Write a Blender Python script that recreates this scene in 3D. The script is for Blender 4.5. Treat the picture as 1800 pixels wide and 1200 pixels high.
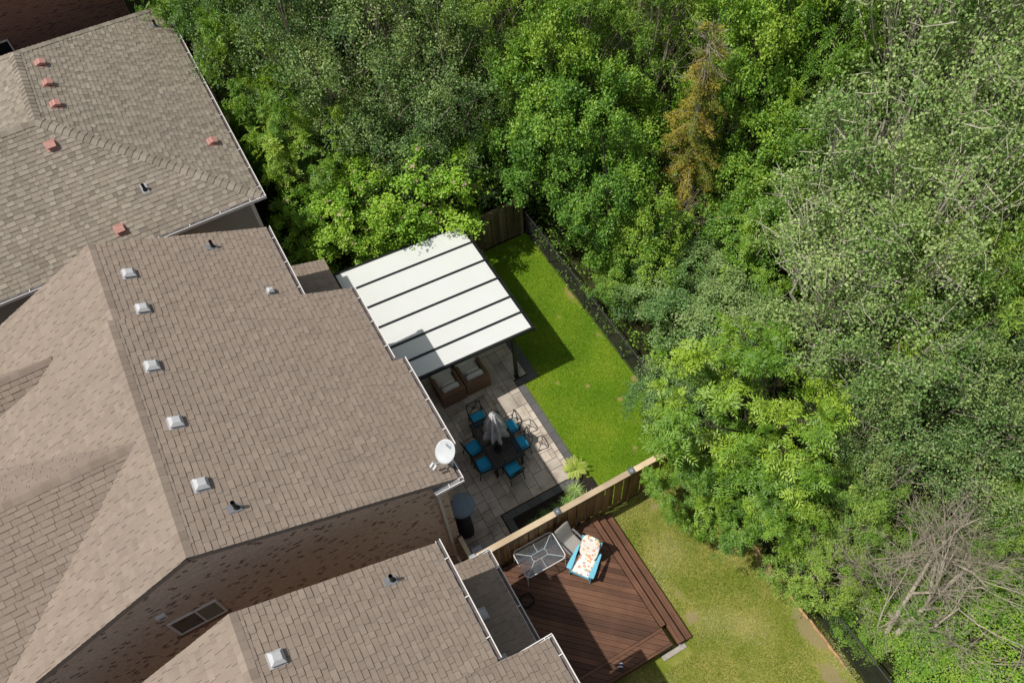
import bpy, bmesh, math, random
import numpy as np
from mathutils import Vector, Matrix, Quaternion

for o in list(bpy.data.objects):
    bpy.data.objects.remove(o)
S = bpy.context.scene
COL = S.collection
R = math.radians

# ------------------------------------------------------------------ camera
cam_d = bpy.data.cameras.new('camera')
cam = bpy.data.objects.new('camera', cam_d)
COL.objects.link(cam)
yaw, pitch, roll = R(-24.5661), R(34.0717), R(-5.2703)
rot = Matrix.Rotation(yaw, 3, 'Z') @ Matrix.Rotation(pitch, 3, 'X') @ Matrix.Rotation(roll, 3, 'Z')
cam.matrix_world = Matrix.Translation((0, 0, 23.5)) @ rot.to_4x4()
cam_d.sensor_width = 36
cam_d.lens = 29.0
cam_d.clip_start = 0.5
cam_d.clip_end = 800
S.camera = cam
CAMPOS = np.array([0, 0, 23.5])

# ------------------------------------------------------------------ sky, sun, exposure
SUN = Vector((0.53, -0.11, -1.0)).normalized()
w = bpy.data.worlds.new('World')
S.world = w
w.use_nodes = True
nt = w.node_tree
sky = nt.nodes.new('ShaderNodeTexSky')
sky.sky_type = 'NISHITA'
sky.sun_disc = False
sky.dust_density = 2.0
sky.sun_elevation = math.asin(-SUN.z)
sky.sun_rotation = math.atan2(-SUN.x, -SUN.y)
bg = nt.nodes['Background']
bg.inputs[1].default_value = 0.085
hsv = nt.nodes.new('ShaderNodeHueSaturation')   # thin bright cloud: a paler sky
hsv.inputs['Saturation'].default_value = 0.42
nt.links.new(sky.outputs[0], hsv.inputs['Color'])
nt.links.new(hsv.outputs[0], bg.inputs[0])
sl = bpy.data.lights.new('sun', 'SUN')
sl.energy = 3.45
sl.angle = R(0.53)
sl.color = (1, 0.955, 0.88)
sun = bpy.data.objects.new('sun', sl)
sun.rotation_euler = SUN.to_track_quat('-Z', 'Y').to_euler()
sun.location = (-30, 6, 60)
COL.objects.link(sun)
S.view_settings.view_transform = 'Standard'
S.view_settings.look = 'None'
S.view_settings.exposure = 0.27
S.view_settings.gamma = 1.0
S.cycles.max_bounces = 6
S.cycles.diffuse_bounces = 3
S.cycles.transparent_max_bounces = 8

# ------------------------------------------------------------------ materials
class NT:
    def __init__(s, name):
        s.m = bpy.data.materials.new(name)
        s.m.use_nodes = True
        s.t = s.m.node_tree
        s.b = s.t.nodes['Principled BSDF']
        s.out = s.t.nodes['Material Output']
    def n(s, typ, **kw):
        x = s.t.nodes.new('ShaderNode' + typ)
        for k, v in kw.items():
            setattr(x, k, v)
        return x
    def l(s, a, b):
        s.t.links.new(a, b)
    def val(s, x, i, v):
        if hasattr(v, 'links') or hasattr(v, 'is_linked'):
            s.l(v, x.inputs[i])
        else:
            x.inputs[i].default_value = v
    def math(s, op, a, b=0.0, c=0.0, clamp=False):
        x = s.n('Math', operation=op, use_clamp=clamp)
        s.val(x, 0, a); s.val(x, 1, b); s.val(x, 2, c)
        return x.outputs[0]
    def mix(s, f, a, b, mode='MIX'):
        x = s.n('Mix', data_type='RGBA', blend_type=mode)
        s.val(x, 0, f)
        s.val(x, 6, a if hasattr(a, 'links') else (*a, 1)); s.val(x, 7, b if hasattr(b, 'links') else (*b, 1))
        return x.outputs[2]
    def ramp(s, f, stops):
        x = s.n('ValToRGB')
        e = x.color_ramp.elements
        while len(e) < len(stops):
            e.new(0.5)
        for q, (p, c) in zip(e, stops):
            q.position = p
            q.color = (*c, 1) if len(c) == 3 else c
        s.l(f, x.inputs[0])
        return x.outputs[0]
    def noise(s, scale, detail=3, rough=0.55, vec=None):
        x = s.n('TexNoise')
        x.inputs['Scale'].default_value = scale
        x.inputs['Detail'].default_value = detail
        x.inputs['Roughness'].default_value = rough
        s.l(vec if vec is not None else s.pos(), x.inputs['Vector'])
        return x.outputs['Fac']
    def pos(s):
        if not hasattr(s, '_g'):
            s._g = s.n('NewGeometry')
        return s._g.outputs['Position']
    def obj(s):
        if not hasattr(s, '_tc'):
            s._tc = s.n('TexCoord')
        return s._tc.outputs['Object']
    def orand(s):
        if not hasattr(s, '_oi'):
            s._oi = s.n('ObjectInfo')
        return s._oi.outputs['Random']
    def attr(s, name):
        x = s.n('Attribute', attribute_name=name)
        return x.outputs['Fac']
    def mapv(s, vec, scale=(1, 1, 1), rot=(0, 0, 0)):
        x = s.n('Mapping')
        x.inputs['Scale'].default_value = scale
        x.inputs['Rotation'].default_value = rot
        s.l(vec, x.inputs['Vector'])
        return x.outputs[0]
    def bump(s, h, strength=0.3, dist=0.01):
        x = s.n('Bump')
        x.inputs['Strength'].default_value = strength
        x.inputs['Distance'].default_value = dist
        s.l(h, x.inputs['Height'])
        s.l(x.outputs[0], s.b.inputs['Normal'])
    def fin(s, col=None, rough=0.7, metal=0.0, spec=0.3):
        if col is not None:
            s.val(s.b, 'Base Color', col if hasattr(col, 'links') else (*col, 1))
        s.val(s.b, 'Roughness', rough)
        s.val(s.b, 'Metallic', metal)
        s.val(s.b, 'Specular IOR Level', spec)
        return s.m

M = {}
def plain(name, col, rough=0.6, metal=0.0, var=0.12, nscale=12, spec=0.3, bump=0.0, rv=0.1):
    t = NT(name)
    n = t.noise(nscale, 4)
    dark = tuple(c * (1 - var) for c in col); lite = tuple(min(1, c * (1 + var)) for c in col)
    c = t.ramp(n, [(0.3, dark), (0.7, lite)])
    if rv:
        k = t.math('MULTIPLY_ADD', t.orand(), 2 * rv, 1 - rv)
        c = t.mix(1.0, c, _grey(t, k), 'MULTIPLY')
    if bump:
        t.bump(t.noise(nscale * 6, 3), bump, 0.005)
    M[name] = t.fin(c, rough, metal, spec)
    return M[name]
def _grey(t, k):
    x = t.n('CombineColor')
    for i in range(3):
        t.val(x, i, k)
    return x.outputs[0]

def shingle_mat(name, a, b, c):
    t = NT(name)
    tone = t.attr('tone')
    col = t.ramp(tone, [(0.0, a), (0.5, b), (1.0, c)])
    big = t.noise(0.55, 3)
    col = t.mix(t.math('MULTIPLY_ADD', big, 0.3, -0.06, True), col, (a[0] * .82, a[1] * .82, a[2] * .84), 'MIX')
    vs = t.n('TexNoise'); vs.inputs['Scale'].default_value = 1.0; vs.inputs['Detail'].default_value = 4
    t.l(t.mapv(t.pos(), (0.7, 5.0, 0.7)), vs.inputs['Vector'])
    st = t.math('MULTIPLY_ADD', vs.outputs['Fac'], 0.3, 0.86)
    gr = t.noise(160, 2, 0.8)
    k = t.math('MULTIPLY', st, t.math('MULTIPLY_ADD', gr, 0.7, 0.65))
    col = t.mix(1.0, col, _grey(t, k), 'MULTIPLY')
    t.bump(gr, 0.35, 0.003)
    M[name] = t.fin(col, 0.92, 0, 0.15)
shingle_mat('shingle_brown', (.215, .172, .139), (.262, .212, .172), (.308, .252, .206))
shingle_mat('shingle_tan', (.165, .141, .113), (.25, .217, .175), (.33, .292, .238))
plain('roof_deck', (.06, .05, .045), 0.9)
plain('white_metal', (.66, .635, .62), 0.45, 0, .05, 5, rv=0.02)
plain('fascia', (.22, .18, .155), 0.7, 0, .1)
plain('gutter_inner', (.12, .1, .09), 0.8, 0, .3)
plain('vent_grey', (.47, .475, .485), 0.5, 0, .08, 9, rv=.04)
plain('vent_red', (.42, .215, .18), 0.6, 0, .08, 9, rv=.06)
plain('pipe_black', (.02, .02, .022), 0.5)
plain('flashing', (.3, .31, .33), 0.45, .4)
plain('wood_cap', (.47, .37, .25), 0.8, 0, .2, 9, bump=.2)
plain('wicker', (.2, .118, .076), 0.7, 0, .3, 60, bump=.6)
plain('cushion_beige', (.76, .72, .69), 0.9, 0, .06, 20)
plain('cushion_blue', (.02, .30, .52), 0.85, 0, .08, 30, rv=.05)
plain('iron_black', (.018, .02, .022), 0.45, .2, .15)
plain('aluminium_dark', (.022, .024, .027), 0.4, .3, .15)
plain('cover_grey', (.17, .215, .26), 0.85, 0, .25, 30, bump=.4)
plain('cover_dark', (.055, .055, .065), 0.9, 0, .2, 12)
plain('sling_grey', (.30, .285, .265), 0.8, 0, .06, 60)
plain('frame_grey', (.17, .165, .17), 0.5, .2)
plain('paint_blue', (.15, .47, .62), 0.5, 0, .06, 10)
plain('cap_grey', (.12, .14, .155), 0.45, .2, .2)
plain('cap_light', (.34, .39, .44), 0.35, .1, .1)
plain('white_plastic', (.62, .63, .72), 0.5, 0, .06)
plain('mulch', (.022, .017, .013), 0.95, 0, .5, 40, bump=.8)
plain('paver_charcoal', (.10, .098, .098), 0.85, 0, .18, 25, rv=.14)
plain('timber', (.42, .26, .13), 0.85, 0, .3, 8, bump=.3)
plain('concrete', (.36, .33, .29), 0.9, 0, .15, 8)
plain('umbrella_cloth', (.5, .5, .52), 0.85, 0, .2, 6)
plain('rubber', (.012, .012, .012), 0.6)
plain('navy', (.01, .025, .07), 0.6)
plain('vinyl_white', (.62, .60, .56), 0.5, 0, .04)
plain('siding', (.30, .275, .245), 0.65, 0, .05, 3, rv=.04)
plain('dish_white', (.52, .55, .56), 0.4, 0, .04, 6)
plain('logo_grey', (.13, .16, .2), 0.5)
plain('flower', (.33, .26, .17), 0.9, 0, .2, 30)
plain('bark_grey', (.3, .255, .2), 0.9, 0, .3, 14, bump=.5)
plain('bark_brown', (.075, .058, .045), 0.9, 0, .3, 10, bump=.5)
plain('bark_pale', (.40, .35, .275), 0.9, 0, .35, 9, bump=.4)
plain('bark_poplar', (.47, .43, .35), 0.85, 0, .3, 9)
plain('terracotta', (.35, .12, .06), 0.8)

def deck_mat(name, a, b, sc=(1.2, 26, 6)):
    t = NT(name)
    g = t.mapv(t.obj(), sc)
    n = t.noise(1.6, 5, 0.6, g)
    w2 = t.noise(1.3, 3)
    c = t.ramp(n, [(.3, a), (.7, b)])
    c = t.mix(t.math('MULTIPLY_ADD', w2, 1.8, -.8, True), c, (b[0] * 1.4, b[1] * 1.45, b[2] * 1.45))
    c = t.mix(1.0, c, _grey(t, t.math('MULTIPLY_ADD', t.orand(), .7, .65)), 'MULTIPLY')
    t.bump(n, .25, .004)
    M[name] = t.fin(c, 0.62, 0, .3)
deck_mat('deck_stain', (.07, .031, .018), (.122, .058, .033))
deck_mat('fence_wood', (.155, .085, .034), (.25, .15, .064), (22, 22, 1.1))
deck_mat('fence_wood_grey', (.115, .082, .046), (.2, .15, .088), (22, 22, 1.1))
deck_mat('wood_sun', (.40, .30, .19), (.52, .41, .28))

def brick_mat(name, a, b, c, mortar, dark=0.12, bw=.215, bh=.068):
    t = NT(name)
    g = t.n('NewGeometry')
    sp = t.n('SeparateXYZ'); t.l(g.outputs['Position'], sp.inputs[0])
    sx = t.math('ADD', sp.outputs[0], sp.outputs[1])
    cb = t.n('CombineXYZ'); t.l(sx, cb.inputs[0]); t.l(sp.outputs[2], cb.inputs[1])
    br = t.n('TexBrick')
    br.inputs['Scale'].default_value = 1
    br.inputs['Brick Width'].default_value = bw
    br.inputs['Row Height'].default_value = bh
    br.inputs['Mortar Size'].default_value = .006
    br.inputs['Color1'].default_value = (0, 0, 0, 1)
    br.inputs['Color2'].default_value = (1, 1, 1, 1)
    br.inputs['Mortar'].default_value = (.5, .5, .5, 1)
    br.inputs['Bias'].default_value = 0
    t.l(cb.outputs[0], br.inputs['Vector'])
    col = t.ramp(br.outputs['Color'], [(0, c), (dark, c), (dark + .03, a), (1, b)])
    col = t.mix(br.outputs['Fac'], col, mortar)
    col = t.mix(1.0, col, _grey(t, t.math('MULTIPLY_ADD', t.noise(18, 4), .7, .65)), 'MULTIPLY')
    t.bump(t.math('SUBTRACT', 1.0, br.outputs['Fac']), .6, .006)
    M[name] = t.fin(col, .85, 0, .2)
brick_mat('brick_tan', (.5, .365, .275), (.6, .45, .345), (.16, .09, .07), (.55, .45, .37), .07, .115)
brick_mat('brick_red', (.17, .078, .055), (.225, .108, .076), (.10, .048, .04), (.30, .2, .16), .1)

def paver_mat():
    t = NT('paver')
    n = t.noise(2.2, 5, .6)
    c = t.ramp(n, [(.3, (.36, .3, .25)), (.5, (.53, .46, .385)), (.72, (.63, .57, .49))])
    c = t.mix(1.0, c, _grey(t, t.math('MULTIPLY_ADD', t.orand(), .5, .68)), 'MULTIPLY')
    c = t.mix(t.math('MULTIPLY', t.math('SUBTRACT', t.orand(), .35, 0, True), .45), c, (.30, .255, .225))
    t.bump(t.noise(30, 4), .3, .006)
    M['paver'] = t.fin(c, .85, 0, .25)
paver_mat()

def lawn_mat(name, lush, dry, soil, patches, dry_amt):
    t = NT(name)
    p = t.pos()
    n1 = t.noise(1.1, 4, .6)
    n2 = t.noise(28, 3, .7)
    c = t.mix(t.math('MULTIPLY_ADD', n1, 2.4, dry_amt, True), lush, dry)
    c = t.mix(1.0, c, _grey(t, t.math('MULTIPLY_ADD', n2, .9, .55)), 'MULTIPLY')
    wob = t.math('MULTIPLY_ADD', t.noise(5, 3), .5, -.25)
    tot = None
    for (x, y, r, e) in patches:
        d = t.n('VectorMath', operation='SUBTRACT'); t.l(p, d.inputs[0]); d.inputs[1].default_value = (x, y, 0)
        m = t.n('VectorMath', operation='MULTIPLY'); t.l(d.outputs[0], m.inputs[0]); m.inputs[1].default_value = (1, 1 / e, 0)
        ln = t.n('VectorMath', operation='LENGTH'); t.l(m.outputs[0], ln.inputs[0])
        k = t.math('ADD', ln.outputs['Value'], wob)
        k = t.math('MULTIPLY', t.math('SUBTRACT', r, k), 12, 0, True)
        tot = k if tot is None else t.math('MAXIMUM', tot, k)
    if tot is not None:
        c = t.mix(t.math('MULTIPLY', tot, .75), c, soil)
    t.bump(n2, .8, .03)
    M[name] = t.fin(c, .95, 0, .1)
PATCH = [(9.34, 15.1, .14, 3), (8.53, 14.51, .1, 1), (8.53, 10.65, .1, 1), (7.11, 12.24, .09, 1), (7.9, 11.62, .08, 1), (7.98, 8.99, .09, 1.2),
         (9.36, 10.9, .12, 3), (9.3, 13.2, .06, 4), (8.2, 10.1, .06, 1), (7.3, 14.0, .08, 1)]
PATCH2 = [(6.42, 3.81, .22, .9), (6.5, 4.5, .12, 2), (9.0, 2.0, .3, 2.5), (9.1, 3.9, .22, 2.5), (8.7, .6, .3, 2), (7.39, 7.0, .2, .6)]
lawn_mat('lawn', (.11, .19, .012), (.2, .255, .024), (.30, .21, .10), PATCH, -.95)
lawn_mat('lawn_dry', (.15, .195, .022), (.36, .31, .1), (.27, .21, .12), PATCH2, -.82)
t = NT('forest_floor')
c = t.ramp(t.noise(1.5, 6, .7), [(.3, (.016, .016, .008)), (.6, (.035, .042, .012)), (.8, (.07, .058, .034))])
t.bump(t.noise(12, 5), .8, .05)
M['forest_floor'] = t.fin(c, .95, 0, .1)

LEAF_GAIN = 2.95
def leaf_mat(name, a, b, c, trans=.35, rough=.42, spec=.5):
    g_ = LEAF_GAIN
    a, b, c = [tuple(min(.6, x * g_) for x in q) for q in (a, b, c)]
    t = NT(name)
    tone = t.attr('tone')
    k = t.math('ADD', tone, t.math('MULTIPLY_ADD', t.orand(), .36, -.18), 0, True)
    col = t.ramp(k, [(0, a), (.5, b), (1, c)])
    t.fin(col, rough, 0, spec)
    tr = t.n('BsdfTranslucent')
    hs = t.mix(1.0, col, (1.35, 1.3, .55), 'MULTIPLY')
    t.l(hs, tr.inputs[0])
    mx = t.n('MixShader'); mx.inputs[0].default_value = trans
    t.l(t.b.outputs[0], mx.inputs[1]); t.l(tr.outputs[0], mx.inputs[2])
    t.l(mx.outputs[0], t.out.inputs[0])
    M[name] = t.m
leaf_mat('leaf_ash', (.028, .066, .008), (.06, .112, .010), (.12, .168, .016), .26)
leaf_mat('leaf_maple', (.027, .068, .009), (.056, .112, .011), (.12, .172, .02), .25)
leaf_mat('leaf_hawthorn', (.03, .06, .018), (.052, .09, .024), (.11, .138, .042), .25)
leaf_mat('leaf_dogwood', (.026, .06, .016), (.052, .098, .024), (.12, .155, .06), .26)
leaf_mat('leaf_poplar', (.036, .074, .016), (.07, .112, .028), (.125, .162, .058), .26, .45, .45)
leaf_mat('leaf_willow', (.045, .095, .014), (.078, .132, .018), (.14, .18, .028), .26)
leaf_mat('leaf_lilac', (.05, .105, .01), (.09, .165, .013), (.145, .215, .024), .3)
leaf_mat('leaf_spruce', (.05, .08, .014), (.12, .118, .02), (.19, .15, .028), .15, .8, .1)
leaf_mat('leaf_fern', (.1, .15, .02), (.17, .22, .04), (.24, .28, .09), .38)
leaf_mat('leaf_grass', (.05, .095, .02), (.095, .16, .03), (.3, .27, .13), .3)
leaf_mat('lawn_blade', (.06, .125, .006), (.098, .175, .009), (.165, .21, .02), .3)
leaf_mat('lawn_blade_dry', (.062, .1, .01), (.145, .15, .032), (.3, .235, .11), .25)

t = NT('opal_panel')
t.fin(t.mix(t.math('MULTIPLY_ADD', t.noise(1.7, 6, .65), .5, -.12, True), (.84, .86, .845), (.70, .70, .66)), .35, 0, .4)
tr = t.n('BsdfTranslucent'); tr.inputs[0].default_value = (.82, .86, .84, 1)
mx = t.n('MixShader'); mx.inputs[0].default_value = .27
t.l(t.b.outputs[0], mx.inputs[1]); t.l(tr.outputs[0], mx.inputs[2]); t.l(mx.outputs[0], t.out.inputs[0])
M['opal_panel'] = t.m
t = NT('window_glass'); M['window_glass'] = t.fin((.012, .015, .016), .05, 0, .8)
t = NT('blind'); M['blind'] = t.fin((.16, .165, .13), .4, 0, .5)
t = NT('clear_glass')
gl = t.n('BsdfGlossy'); gl.inputs['Roughness'].default_value = .06; gl.inputs[0].default_value = (.9, .95, 1, 1)
tp = t.n('BsdfTransparent'); tp.inputs[0].default_value = (.88, .91, .92, 1)
fr = t.n('Fresnel'); fr.inputs[0].default_value = 1.6
dn = t.n('BsdfDiffuse'); dn.inputs[0].default_value = (.45, .48, .5, 1)
m1 = t.n('MixShader'); m1.inputs[0].default_value = .06; t.l(tp.outputs[0], m1.inputs[1]); t.l(dn.outputs[0], m1.inputs[2])
m2 = t.n('MixShader'); t.l(t.math('MULTIPLY', fr.outputs[0], 1.3, 0, True), m2.inputs[0]); t.l(m1.outputs[0], m2.inputs[1]); t.l(gl.outputs[0], m2.inputs[2])
t.l(m2.outputs[0], t.out.inputs[0]); M['clear_glass'] = t.m
t = NT('wire'); M['wire'] = t.fin((.04, .041, .043), .65, .1, .3)
t = NT('floral')
vo = t.n('TexVoronoi'); vo.inputs['Scale'].default_value = 9; t.l(t.obj(), vo.inputs['Vector'])
sep = t.n('SeparateColor'); t.l(vo.outputs['Color'], sep.inputs[0])
hue = t.ramp(sep.outputs[0], [(0, (.72, .25, .03)), (.4, (.62, .12, .05)), (.65, (.75, .45, .06)), (.85, (.3, .27, .3)), (1, (.25, .32, .12))])
rg = t.ramp(vo.outputs['Distance'], [(0, (1, 1, 1)), (.12, (.2, .2, .2)), (.22, (.9, .9, .9)), (.36, (.75, .75, .75)), (.42, (0, 0, 0))])
v2 = t.n('TexVoronoi'); v2.inputs['Scale'].default_value = 31; t.l(t.obj(), v2.inputs['Vector'])
dots = t.ramp(v2.outputs['Distance'], [(0, (1, 1, 1)), (.2, (.8, .8, .8)), (.3, (0, 0, 0))])
c = t.mix(rg, (.83, .80, .75), hue)
c = t.mix(t.math('MULTIPLY', dots, .45), c, (.34, .25, .24))
M['floral'] = t.fin(c, .9, 0, .1)

# ------------------------------------------------------------------ geometry helpers
class MB:
    def __init__(s):
        s.v = []; s.f = []; s.t = []
    def poly(s, pts, tone=None):
        i = len(s.v); s.v += [tuple(p) for p in pts]
        s.f.append(tuple(range(i, i + len(pts))))
        if tone is not None: s.t.append(tone)
        return s
    def box(s, c, size, m=None):
        i = len(s.v)
        for z in (-.5, .5):
            for x, y in ((-.5, -.5), (.5, -.5), (.5, .5), (-.5, .5)):
                p = Vector((x * size[0], y * size[1], z * size[2]))
                if m is not None: p = m @ p
                s.v.append((p.x + c[0], p.y + c[1], p.z + c[2]))
        for q in ((3, 2, 1, 0), (4, 5, 6, 7), (0, 1, 5, 4), (1, 2, 6, 5), (2, 3, 7, 6), (3, 0, 4, 7)):
            s.f.append(tuple(i + k for k in q))
        return s
    def bx(s, x0, x1, y0, y1, z0, z1):
        return s.box(((x0 + x1) / 2, (y0 + y1) / 2, (z0 + z1) / 2), (x1 - x0, y1 - y0, z1 - z0))
    def bar(s, a, b, w, h, up=(0, 0, 1)):
        a, b = Vector(a), Vector(b)
        d = (b - a); L = d.length; d.normalize()
        side = Vector(up).cross(d)
        if side.length < 1e-4: side = Vector((1, 0, 0)).cross(d)
        side.normalize(); u = d.cross(side)
        m = Matrix((d, side, u)).transposed()
        return s.box((a + b) / 2, (L, w, h), m)
    def tube(s, pts, r, n=6, cap=True):
        pts = [Vector(p) for p in pts]
        rs = r if isinstance(r, (list, tuple)) else [r] * len(pts)
        base = len(s.v)
        prev = None
        for k, p in enumerate(pts):
            d = (pts[min(k + 1, len(pts) - 1)] - pts[max(k - 1, 0)])
            if d.length < 1e-9: d = Vector((0, 0, 1))
            d.normalize()
            a = Vector((0, 0, 1)) if abs(d.z) < .9 else Vector((1, 0, 0))
            if prev is not None: a = prev
            x = a - d * a.dot(d)
            if x.length < 1e-4: x = Vector((1, 0, 0)) - d * d.x
            x.normalize(); prev = x; y = d.cross(x)
            for j in range(n):
                th = 2 * math.pi * j / n
                q = p + (x * math.cos(th) + y * math.sin(th)) * rs[k]
                s.v.append((q.x, q.y, q.z))
        for k in range(len(pts) - 1):
            for j in range(n):
                a0 = base + k * n + j; a1 = base + k * n + (j + 1) % n
                s.f.append((a0, a1, a1 + n, a0 + n))
        if cap:
            s.f.append(tuple(base + j for j in reversed(range(n))))
            s.f.append(tuple(base + (len(pts) - 1) * n + j for j in range(n)))
        return s
    def lathe(s, prof, c, n=24, wob=None):
        base = len(s.v)
        for k, (r, z) in enumerate(prof):
            for j in range(n):
                th = 2 * math.pi * j / n
                rr = r * (wob(th, z) if wob else 1)
                s.v.append((c[0] + rr * math.cos(th), c[1] + rr * math.sin(th), c[2] + z))
        for k in range(len(prof) - 1):
            for j in range(n):
                a0 = base + k * n + j; a1 = base + k * n + (j + 1) % n
                s.f.append((a0, a1, a1 + n, a0 + n))
        s.f.append(tuple(base + j for j in reversed(range(n))))
        s.f.append(tuple(base + (len(prof) - 1) * n + j for j in range(n)))
        return s
    def pillow(s, c, size, m=None, e=.35, nu=20, nv=10):
        base = len(s.v)
        sg = lambda x, p: math.copysign(abs(x) ** p, x)
        for i in range(nv + 1):
            ph = -math.pi / 2 + math.pi * i / nv
            for j in range(nu):
                th = 2 * math.pi * j / nu
                p = Vector((sg(math.cos(ph), .5) * sg(math.cos(th), e) * size[0] / 2, sg(math.cos(ph), .5) * sg(math.sin(th), e) * size[1] / 2, sg(math.sin(ph), .7) * size[2] / 2))
                if m is not None: p = m @ p
                s.v.append((p.x + c[0], p.y + c[1], p.z + c[2]))
        for i in range(nv):
            for j in range(nu):
                a0 = base + i * nu + j; a1 = base + i * nu + (j + 1) % nu
                s.f.append((a0, a1, a1 + nu, a0 + nu))
        return s
    def mesh(s, name, mat, org=(0, 0, 0), smooth=False):
        me = bpy.data.meshes.new(name)
        ox, oy, oz = org
        me.from_pydata([(x - ox, y - oy, z - oz) for x, y, z in s.v], [], s.f)
        if s.t and len(s.t) == len(s.f):
            at = me.attributes.new('tone', 'FLOAT', 'FACE')
            at.data.foreach_set('value', s.t)
        me.materials.append(M[mat])
        if smooth:
            me.polygons.foreach_set('use_smooth', [True] * len(me.polygons))
        me.update()
        return me
    def build(s, name, mat, parent=None, smooth=False, bevel=0):
        org = wloc(parent) if parent is not None else (0, 0, 0)
        o = bpy.data.objects.new(name, s.mesh(name, mat, org, smooth))
        COL.objects.link(o)
        if parent is not None: o.parent = parent
        if bevel:
            b = o.modifiers.new('bevel', 'BEVEL'); b.width = bevel; b.segments = 2; b.limit_method = 'ANGLE'
        return o
def wloc(o):
    p = Vector((0, 0, 0))
    while o is not None:
        p = p + o.location; o = o.parent
    return p
def thing(name, label, cat, loc=(0, 0, 0), group=None, rz=0):
    o = bpy.data.objects.new(name, None)
    o.empty_display_size = .2
    COL.objects.link(o)
    o.location = loc; o.rotation_euler = (0, 0, rz)
    tag(o, label, cat, group)
    return o
def tag(o, label, cat, group=None):
    o['label'] = label; o['category'] = cat
    if group: o['group'] = group
    return o
def kind(o, k):
    o['kind'] = k
    return o
def dup(root, loc, rz, label=None):
    r = root.copy(); COL.objects.link(r); r.location = loc; r.rotation_euler = (0, 0, rz)
    if label: r['label'] = label
    for ch in list(root.children):
        c = ch.copy(); COL.objects.link(c); c.parent = r
        for g in ch.children:
            d = g.copy(); COL.objects.link(d); d.parent = c
    return r
def npmesh(name, verts, faces_n, idx, mat, tone=None, smooth=False):
    # verts (N,3), idx flat loops with constant faces_n corners
    me = bpy.data.meshes.new(name)
    nf = len(idx) // faces_n
    me.vertices.add(len(verts)); me.loops.add(len(idx)); me.polygons.add(nf)
    me.vertices.foreach_set('co', np.asarray(verts, np.float32).ravel())
    me.loops.foreach_set('vertex_index', np.asarray(idx, np.int32))
    me.polygons.foreach_set('loop_start', np.arange(0, nf * faces_n, faces_n, dtype=np.int32))
    try:
        me.polygons.foreach_set('loop_total', np.full(nf, faces_n, np.int32))
    except Exception:
        pass
    if tone is not None:
        at = me.attributes.new('tone', 'FLOAT', 'FACE')
        at.data.foreach_set('value', np.asarray(tone, np.float32))
    me.materials.append(M[mat])
    me.update(calc_edges=True)
    return me
def link(me, name, parent=None):
    o = bpy.data.objects.new(name, me); COL.objects.link(o)
    if parent is not None: o.parent = parent
    return o

# ------------------------------------------------------------------ ground
def sheet(name, x0, x1, y0, y1, z, mat):
    o = MB().poly([(x0, y0, z), (x1, y0, z), (x1, y1, z), (x0, y1, z)]).build(name, mat)
    return kind(o, 'structure')
sheet('ground', -250, 250, -250, 250, -.012, 'forest_floor')
sheet('lawn', 1.2, 9.5, 7.66, 18.5, 0.0, 'lawn')
sheet('neighbour_lawn', 1.2, 9.2, -8, 7.60, 0.0, 'lawn_dry')
sheet('side_yard', -14, 1.78, 7.0, 8.6, 0.004, 'mulch')

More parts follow.
